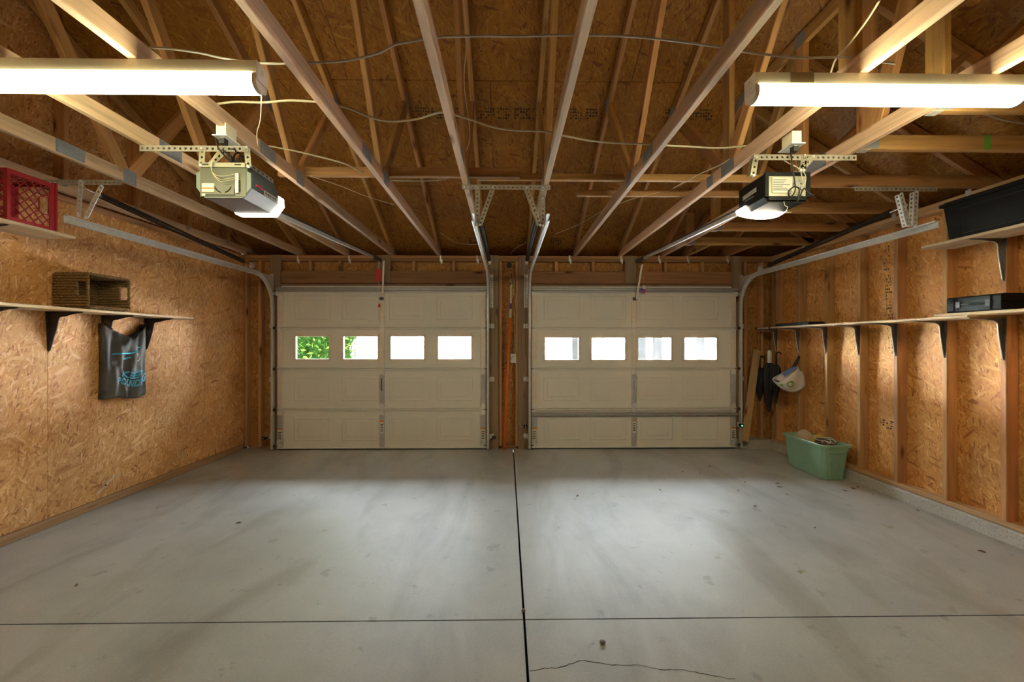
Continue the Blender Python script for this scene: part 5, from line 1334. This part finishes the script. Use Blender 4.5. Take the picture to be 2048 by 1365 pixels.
# --- green tote with its contents
fl, fn = onZ(1572, 921, 0), onZ(1648, 964, 0)
tx0 = 3.175; ty0 = fn.y - .01; ty1 = ty0 + .62; zt = onX(1562, 868, tx0).z; zt = .365
t = thing('storage_tote', (tx0 + .16, (ty0+ty1)/2, 0), 'open sage green plastic tote against the stud wall', 'tote')
def rr_ring(x0, x1, ya, yb, r, z, n=5):
    out = []
    for cx, cy, a0 in ((x1-r, ya+r, -90), (x1-r, yb-r, 0), (x0+r, yb-r, 90), (x0+r, ya+r, 180)):
        for i in range(n+1): a = math.radians(a0 + 90*i/n); out.append(Vector((cx + r*math.cos(a), cy + r*math.sin(a), z)))
    return out
X0, X1 = tx0, tx0 + .315
prof = [(.050, .004), (.046, .02), (.030, .20), (.022, zt - .062), (.016, zt - .060), (.014, zt - .030), (.002, zt - .028), (0, zt - .004), (.003, zt), (.012, zt), (.018, zt - .02), (.024, zt - .05), (.036, .18), (.052, .012)]
mb = MB(); vs = []; cnt = 24
for ins, z in prof: vs += rr_ring(X0 + ins, X1 - ins, ty0 + ins, ty1 - ins, .035, z)
mb.add(vs, [(j*cnt+i, j*cnt+(i+1) % cnt, (j+1)*cnt+(i+1) % cnt, (j+1)*cnt+i) for j in range(len(prof)-1) for i in range(cnt)] + [tuple(range(cnt))[::-1], tuple((len(prof)-1)*cnt + i for i in range(cnt))])
tub_ = mb.build('tub', 'green_plastic', t)
mb = MB()      # recessed end grip: two ribs and a lip on the near end
for xx in (X0 + .095, X1 - .095): mb.prism([(-.012, .012), (.012, .012), (.016, zt - .075), (-.016, zt - .075)], (xx, ty0 + .046, 0), (1, 0, 0), (0, 0, 1), (0, -1, 0), .018)
mb.build('end_rib', 'green_plastic', t)
MB().box((X0 + .07, ty0 + .012, zt - .085), (X1 - .07, ty0 + .030, zt - .060)).build('hand_grip', 'green_plastic', t)
cx, cy = (X0 + X1)/2, (ty0 + ty1)/2
o = MB().grid(lambda u, v: Vector((cx - .08 + .17*u, cy + .075 + .18*v, zt - .05 + .105*math.sin(math.pi*u)**.5*math.sin(math.pi*v)**.6 + .008*math.sin(9*u + 5*v))), 12, 12).build('folded_cloth', 'beige', smooth=True); tag(o, 'folded beige cloth sticking out of the green tote', 'cloth')
o = MB().grid(lambda u, v: Vector((cx - .03 + .12*u, cy - .07 + .135*v, zt - .06 + .11*math.sin(math.pi*u)**.5*math.sin(math.pi*v)**.6 + .006*math.sin(11*u)))  , 10, 10).build('folded_cloth', 'yellow', smooth=True); tag(o, 'yellow cloth sticking out of the green tote', 'cloth')
rnd = random.Random(12)
for nm, mat, lab, k in (('coiled_cord', 'brown_cord', 'tangled brown cord heaped in the green tote', 0), ('coiled_cord', 'cable_grey', 'pale cord loop on top of the heap in the green tote', 1)):
    pts = []
    for i in range(60 if k == 0 else 14):
        a = i*.9; R = .06 + rnd.uniform(-.03, .05); pts.append((cx + .01 + .9*R*math.cos(a) + rnd.uniform(-.01, .01), cy - .14 + 1.1*R*math.sin(a), zt - .05 + .065*rnd.random() + (.03 if k else 0)))
    o = MB().tube(spline(pts, 4), .006 if k == 0 else .004, 6).build(nm, mat, smooth=True); tag(o, lab, 'cord')
o = MB().grid(lambda u, v: Vector((X0 + .045 + (X1 - X0 - .09)*u, ty0 + .05 + (ty1 - ty0 - .10)*v, zt - .10 + .03*math.sin(7*u + 3*v)*math.sin(9*v))), 12, 16).build('crumpled_sacking', 'brown_cord', smooth=True); tag(o, 'dark crumpled sacking filling the green tote under the cords', 'sacking')

# ================================================================== between the doors
yc = YF - .03
a, b = onY(1008.5, 894, 5.30), onY(1021, 618, 5.355); a.z = .004
t = thing('pole_pruner', tuple(a), 'orange pole pruner with pulley and rope leaning between the doors', 'pole pruner')
d = (b - a); tp = onY(1022, 570, YF - .02)
MB().tube([a, a + d*.5, b], .0165, 12).build('pole', 'orange', t, smooth=True)
MB().tube([b - d.normalized()*.12, b], .0172, 12).build('pole_band', 'white_label', t, smooth=True)
MB().tube([b, b + d.normalized()*.07], .020, 12).build('collar', 'purple', t, smooth=True)
MB().tube([b + d.normalized()*.07, tp], .012, 10).build('upper_pole', 'white_plastic', t, smooth=True)
MB().prism([(-.012, 0), (.014, 0), (.022, .05), (.012, .10), (.020, .15), (.004, .19), (-.010, .14), (-.004, .08), (-.016, .04)], tuple(tp + Vector((0, -.006, -.02))), (1, 0, 0), (0, 0, 1), (0, 1, 0), .008).build('cutter_head', 'black_metal', t)
MB().prism([(-.03, -.02), (-.018, -.02), (.0, .08), (-.012, .10)], tuple(tp + Vector((.045, -.004, -.01))), (1, 0, 0), (0, 0, 1), (0, 1, 0), .004).build('cutter_blade', 'brass', t)
MB().tube([tp + Vector((-.012, -.016, .05)), tp + Vector((-.012, -.004, .05))], .018, 12).build('pulley', 'brass', t)
cord('rope', [tp + Vector((.02, -.012, .14)), tp + Vector((.05, -.014, .02)), tp + Vector((.035, -.014, -.10)), tp + Vector((.06, -.014, -.20)), onY(1029, 640, yc), onY(1030, 700, yc), onY(1022, 720, yc)], .004, 'cable_grey', t)
cord('rope', [tp + Vector((-.01, -.012, .12)), tp + Vector((.012, -.018, -.02)), tp + Vector((-.008, -.018, -.12)), tp + Vector((.018, -.018, -.18)), tp + Vector((.03, -.016, -.05))], .004, 'cable', t)
sp = onY(1018.5, 531, YF - .02)
o = MB().tube([sp + Vector((0, .012, 0)), sp + Vector((0, -.016, 0))], .036, 14).tube([sp + Vector((0, -.016, 0)), sp + Vector((0, -.03, 0))], .014, 8).build('cord_knot', 'black_rubber'); tag(o, 'round black hook plate above the orange pole pruner', 'hook')
for p, q in (((1006, 520), (1024, 600)), ((1018, 512), (1033, 590))): pass
w0 = onY(1026.5, 717, YF - .01)
t = thing('wall_button', tuple(w0), 'white wall button plate between the doors', 'wall button')
MB().prism([(-.036, -.060), (.036, -.060), (.036, .060), (-.036, .060)], tuple(w0), (1, 0, 0), (0, 0, 1), (0, -1, 0), .012).build('plate', 'white_plastic', t)
MB().tube([w0 + Vector((0, -.0125, .005)), w0 + Vector((0, -.016, .005))], .010, 10).build('button', 'white_label', t)
o = MB().tube(spline([w0 + Vector((-.01, -.008, -.062)), onY(1021, 750, yc), onY(1025, 765, yc), onY(1024, 775, yc)], 5), .002, 5).build('electrical_cable', 'cable', smooth=True); tag(o, 'short wire hanging below the white wall button', 'cable')
o = MB().tube(spline([onY(1031, 585, YF + .01), onY(1027, 620, YF + .01), onY(1032, 660, YF + .01), onY(1027, 690, YF + .01), onY(1028, 706, YF + .0)], 5), .0025, 5).build('electrical_cable', 'cable_grey', smooth=True); tag(o, 'thin wire running down to the white wall button', 'cable')
# photo-eye sensors low on the tracks
def sensor(px, py, sg, lit, label, y=5.27):
    p = onY(px, py, y); t = thing('safety_sensor', tuple(p), label, 'sensor', 'safety sensors beside the doors')
    MB().prism([(-.020, -.016), (.020, -.016), (.020, .016), (-.020, .016)], tuple(p), (1, 0, 0), (0, 0, 1), (0, 1, 0), .045).build('housing', 'black_plastic', t)
    MB().tube([p + Vector((-sg*.020, .022, 0)), p + Vector((-sg*.028, .022, 0))], .012, 10).build('eye', 'black_rubber', t)
    MB().sphere(p + Vector((0, -.003, 0)), .007, 8, 6).build('indicator', 'led' if lit else 'white_label', t, smooth=True)
    MB().box(tuple(p + Vector((-.004, .046, -.03))), tuple(p + Vector((.004, .10, .03)))).build('bracket', 'galv', t)
    return t
sensor(1484, 852, 1, True, 'black safety sensor with a green light beside the corner plank', 5.21)
o = MB().tube(spline([onY(1484, 846, 5.31), onY(1487, 830, 5.33), onY(1485, 815, 5.35), onY(1489, 800, YF - .01)], 5), .002, 5).build('electrical_cable', 'cable', smooth=True); tag(o, 'thin wire rising from the green-lit safety sensor', 'cable')
sensor(1051, 854, -1, False, 'black safety sensor on the track beside the orange pole', 5.26)
o = MB().tube(spline([onY(1046, 857, 5.30), onY(1040, 850, 5.34), onY(1037, 835, YF - .03), onY(1039, 800, YF - .03), onY(1037, 770, YF - .03)], 5), .002, 5).build('electrical_cable', 'cable', smooth=True); tag(o, 'thin wire rising from the safety sensor beside the orange pole', 'cable')
sensor(988, 876, 1, False, 'small black safety sensor on the jamb of the red tag door', 5.33)
sensor(527, 878, -1, False, 'black safety sensor in the corner below the wicker basket wall', 5.285)
# ---- leaves, grit and a pebble on the floor
rnd = random.Random(31)
lv = [(1365, 945), (1340, 955), (1400, 948), (1320, 981), (1155, 993), (1478, 1010), (1510, 1013), (1560, 975), (1630, 1057), (1600, 1145), (1640, 960), (1690, 982), (1745, 990), (1782, 1003), (1420, 934), (1300, 955), (1706, 978), (1780, 1056), (1963, 1104), (1835, 1022), (1715, 975), (718, 981), (477, 1047), (153, 1172), (1490, 965), (1450, 955), (1555, 968), (1575, 990), (1476, 982), (1880, 1040)]
for i, (px, py) in enumerate(lv):
    p = onZ(px, py, .0); a = rnd.uniform(0, 6.28); s = rnd.uniform(.012, .026); c, n_ = math.cos(a), math.sin(a)
    if px == 477: s = .022
    pale = i % 4 == 1
    q = [(-1, 0, .002), (-.4, .35, .006), (.3, .38, .009), (1, 0, .004), (.3, -.36, .003), (-.4, -.33, .002), (0, 0, .001)]
    mb = MB().add([(p.x + s*(u*c - v*n_), p.y + s*(u*n_ + v*c), .0012 + w*.7) for u, v, w in q], [(0, 1, 6), (1, 2, 6), (2, 3, 6), (3, 4, 6), (4, 5, 6), (5, 0, 6)])
    near = 'on the concrete near the green tote' if px > 1250 else 'on the bare concrete away from the tote'
    tag(mb.build('fallen_leaf', 'leaf_pale' if pale else 'leaf_dry', origin=(p.x, p.y, 0), solid=.0008), ('pale' if pale else 'dark') + ' scrap of dry leaf ' + near, 'leaf', 'scraps of leaf on the floor')
p = onZ(1205, 1288, 0)
tag(MB().sphere((p.x, p.y, .008), .012, 10, 7, (1.25, 1.0, .65)).build('pebble', 'pebble', smooth=True), 'smooth grey pebble alone on the nearer slab', 'pebble')
p = onZ(1047, 1224, 0)
tag(MB().sphere((p.x, p.y, .006), .011, 6, 5, (1.0, 1.3, .6)).build('dirt_clod', 'leaf_dry'), 'brown clod of dirt where the floor joints cross', 'clod')

# ================================================================== outside, seen through the windows
gr = bx('ground', (-40, YF + .145, -.35), (40, 60, -.06), 'driveway'); tag(gr, 'pale concrete driveway outside the doors', 'driveway', kind='structure')
bx('lawn', (-40, 8.6, -.058), (-3.3, 60, -.03), 'grass', gr)
t = thing('hedge_shrub', (-4.1, 7.2, -.03), 'dense green leafy shrub outside the red tag door', 'shrub')
rnd = random.Random(5); mb = MB(); mb2 = MB(); mbs = MB()
bxa, bxb = onY(560, 700, 7.0).x - .9, onY(702, 700, 7.0).x
for i in range(9000):
    u = rnd.random(); x = bxa + (bxb - bxa)*u; z = rnd.uniform(.1, 2.5)
    edge = 1 - abs(2*u - 1)**3; y = 7.2 - .34*edge*rnd.uniform(.3, 1.0) + rnd.uniform(-.06, .35)
    if x > bxb - .12 and rnd.random() < .5: continue
    p = Vector((x, y, z)); a = Vector((rnd.uniform(-1, 1), rnd.uniform(-1, 1), rnd.uniform(-.6, 1))).normalized(); b = a.cross(Vector((rnd.uniform(-1, 1), rnd.uniform(-1, 1), rnd.uniform(-1, 1)))).normalized()
    s = rnd.uniform(.03, .06); (mb2 if rnd.random() < .4 else mb).add([p, p + a*s + b*s*.45, p + a*s*2, p + a*s - b*s*.45], [(0, 1, 2, 3)])
MB().grid(lambda u, v: Vector((bxa + .04 + (bxb - bxa - .10)*(.5 - .5*math.cos(2*math.pi*u)*(1 - .06*math.sin(9*v*3.1))), 7.22 - .22*math.sin(2*math.pi*u)*(1 + .2*math.sin(17*v + 9*u)), .05 + 2.4*v)), 40, 24, closed=True).build('inner_foliage', 'leaf_core', t, smooth=True, kind='stuff')
mb.build('foliage', 'leaf', t, kind='stuff'); mb2.build('new_foliage', 'leaf_light', t, kind='stuff')
for i in range(9):
    x = bxa + (bxb - bxa)*(i + .5)/9; mbs.tube(spline([(x, 7.35, -.04), (x + rnd.uniform(-.1, .1), 7.32, .8), (x + rnd.uniform(-.15, .15), 7.3, 1.6), (x + rnd.uniform(-.2, .2), 7.25, 2.3)], 3), [.02]*10, 5)
mbs.build('stems', 'bark', t)
# white house opposite
hy = 15.0; hx0, hx1 = onY(640, 690, hy).x - 6, onY(1144, 690, hy).x
t = thing('white_house', ((hx0+hx1)/2, hy + 3, -.06), 'white sided house across the driveway', 'house')
bx('wall', (hx0, hy, -.06), (hx1, hy + 6, 3.3), 'siding', t)
k = 0; z = .05
while z < 3.2:
    MB().prism([(0, 0), (-.022, 0), (-.004, .20), (0, .20)], (hx0, hy - .001, z), (0, 1, 0), (0, 0, 1), (1, 0, 0), hx1 - hx0).build('siding_board', 'siding', t); z += .20
bx('corner_board', (onY(723, 690, hy).x, hy - .05, -.06), (onY(726, 690, hy).x, hy - .024, 3.3), 'siding', t)
MB().prism([(-.6, 3.3), (6.6, 3.3), (3, 5.4)], (hx0 - .4, hy, 0), (0, 1, 0), (0, 0, 1), (1, 0, 0), hx1 - hx0 + .35).build('roof', 'shingle', t)
# porch with white posts in front of a dark wall
py_ = 13.0; hx2, hx3 = onY(1147, 690, py_ + 2).x + .10, onY(1500, 690, py_ + 2).x + 3
t = thing('porch_house', ((hx2+hx3)/2, py_ + 2, -.06), 'grey house with white porch posts across the driveway', 'house')
bx('wall', (hx2, py_ + 4.2, -.06), (hx3, py_ + 7, 3.3), 'porch_grey', t)
for a, b in ((1209, 1221.5), (1229, 1245), (1295, 1304.5), (1329.5, 1342.5), (1377, 1393.5), (1417, 1433)):
    xa, xb = onY(a, 690, py_).x, onY(b, 690, py_).x
    bx('post', (xa, py_, -.06), (xb, py_ + (xb - xa), 2.7), 'siding', t)
for a, b in ((1146, 1206), (1223, 1227), (1247, 1251)):
    bx('pale_panel', (onY(a, 690, py_ + 1.9).x, py_ + 1.9, -.06), (onY(b, 690, py_ + 1.9).x, py_ + 1.95, 2.7), 'siding', t) if a > 1200 else None
bx('pale_panel', (onY(1162, 690, py_ + 4.1).x, py_ + 4.1, -.06), (onY(1212, 690, py_ + 4.1).x, py_ + 4.15, 2.7), 'siding', t)
bx('porch_beam', (hx2 + .2, py_ - .02, 2.7), (hx3, py_ + .3, 3.0), 'siding', t)
MB().prism([(-.4, 3.0), (7.4, 3.3), (3.5, 5.4)], (hx2 + .05, py_, 0), (0, 1, 0), (0, 0, 1), (1, 0, 0), hx3 - hx2).build('roof', 'shingle', t)
# small tree before the porch
t = thing('small_tree', tuple(onY(1208, 720, 10.5).xy) + (-.06,), 'small tree with a curved trunk before the porch posts', 'tree')
q = [onY(1209, 760, 10.5), onY(1208, 722, 10.5), onY(1206, 700, 10.5), onY(1201, 690, 10.5), onY(1204, 676, 10.5), onY(1200, 660, 10.5)]; q[0].z = -.06
MB().tube(spline(q, 5), .035, 7).build('trunk', 'bark', t, smooth=True)
mb = MB()
for i in range(160):
    c = onY(rnd.uniform(1184, 1212), rnd.uniform(640, 682), 10.5) + Vector((0, rnd.uniform(-.25, .25), 0)); a = Vector((rnd.uniform(-1, 1), rnd.uniform(-1, 1), rnd.uniform(-1, 1))).normalized(); b = a.cross(Vector((.3, 1, .2))).normalized(); s = rnd.uniform(.02, .04)
    mb.add([c, c + a*s + b*s*.5, c + a*s*2, c + a*s - b*s*.5], [(0, 1, 2, 3)])
mb.build('foliage', 'leaf', t, kind='stuff')
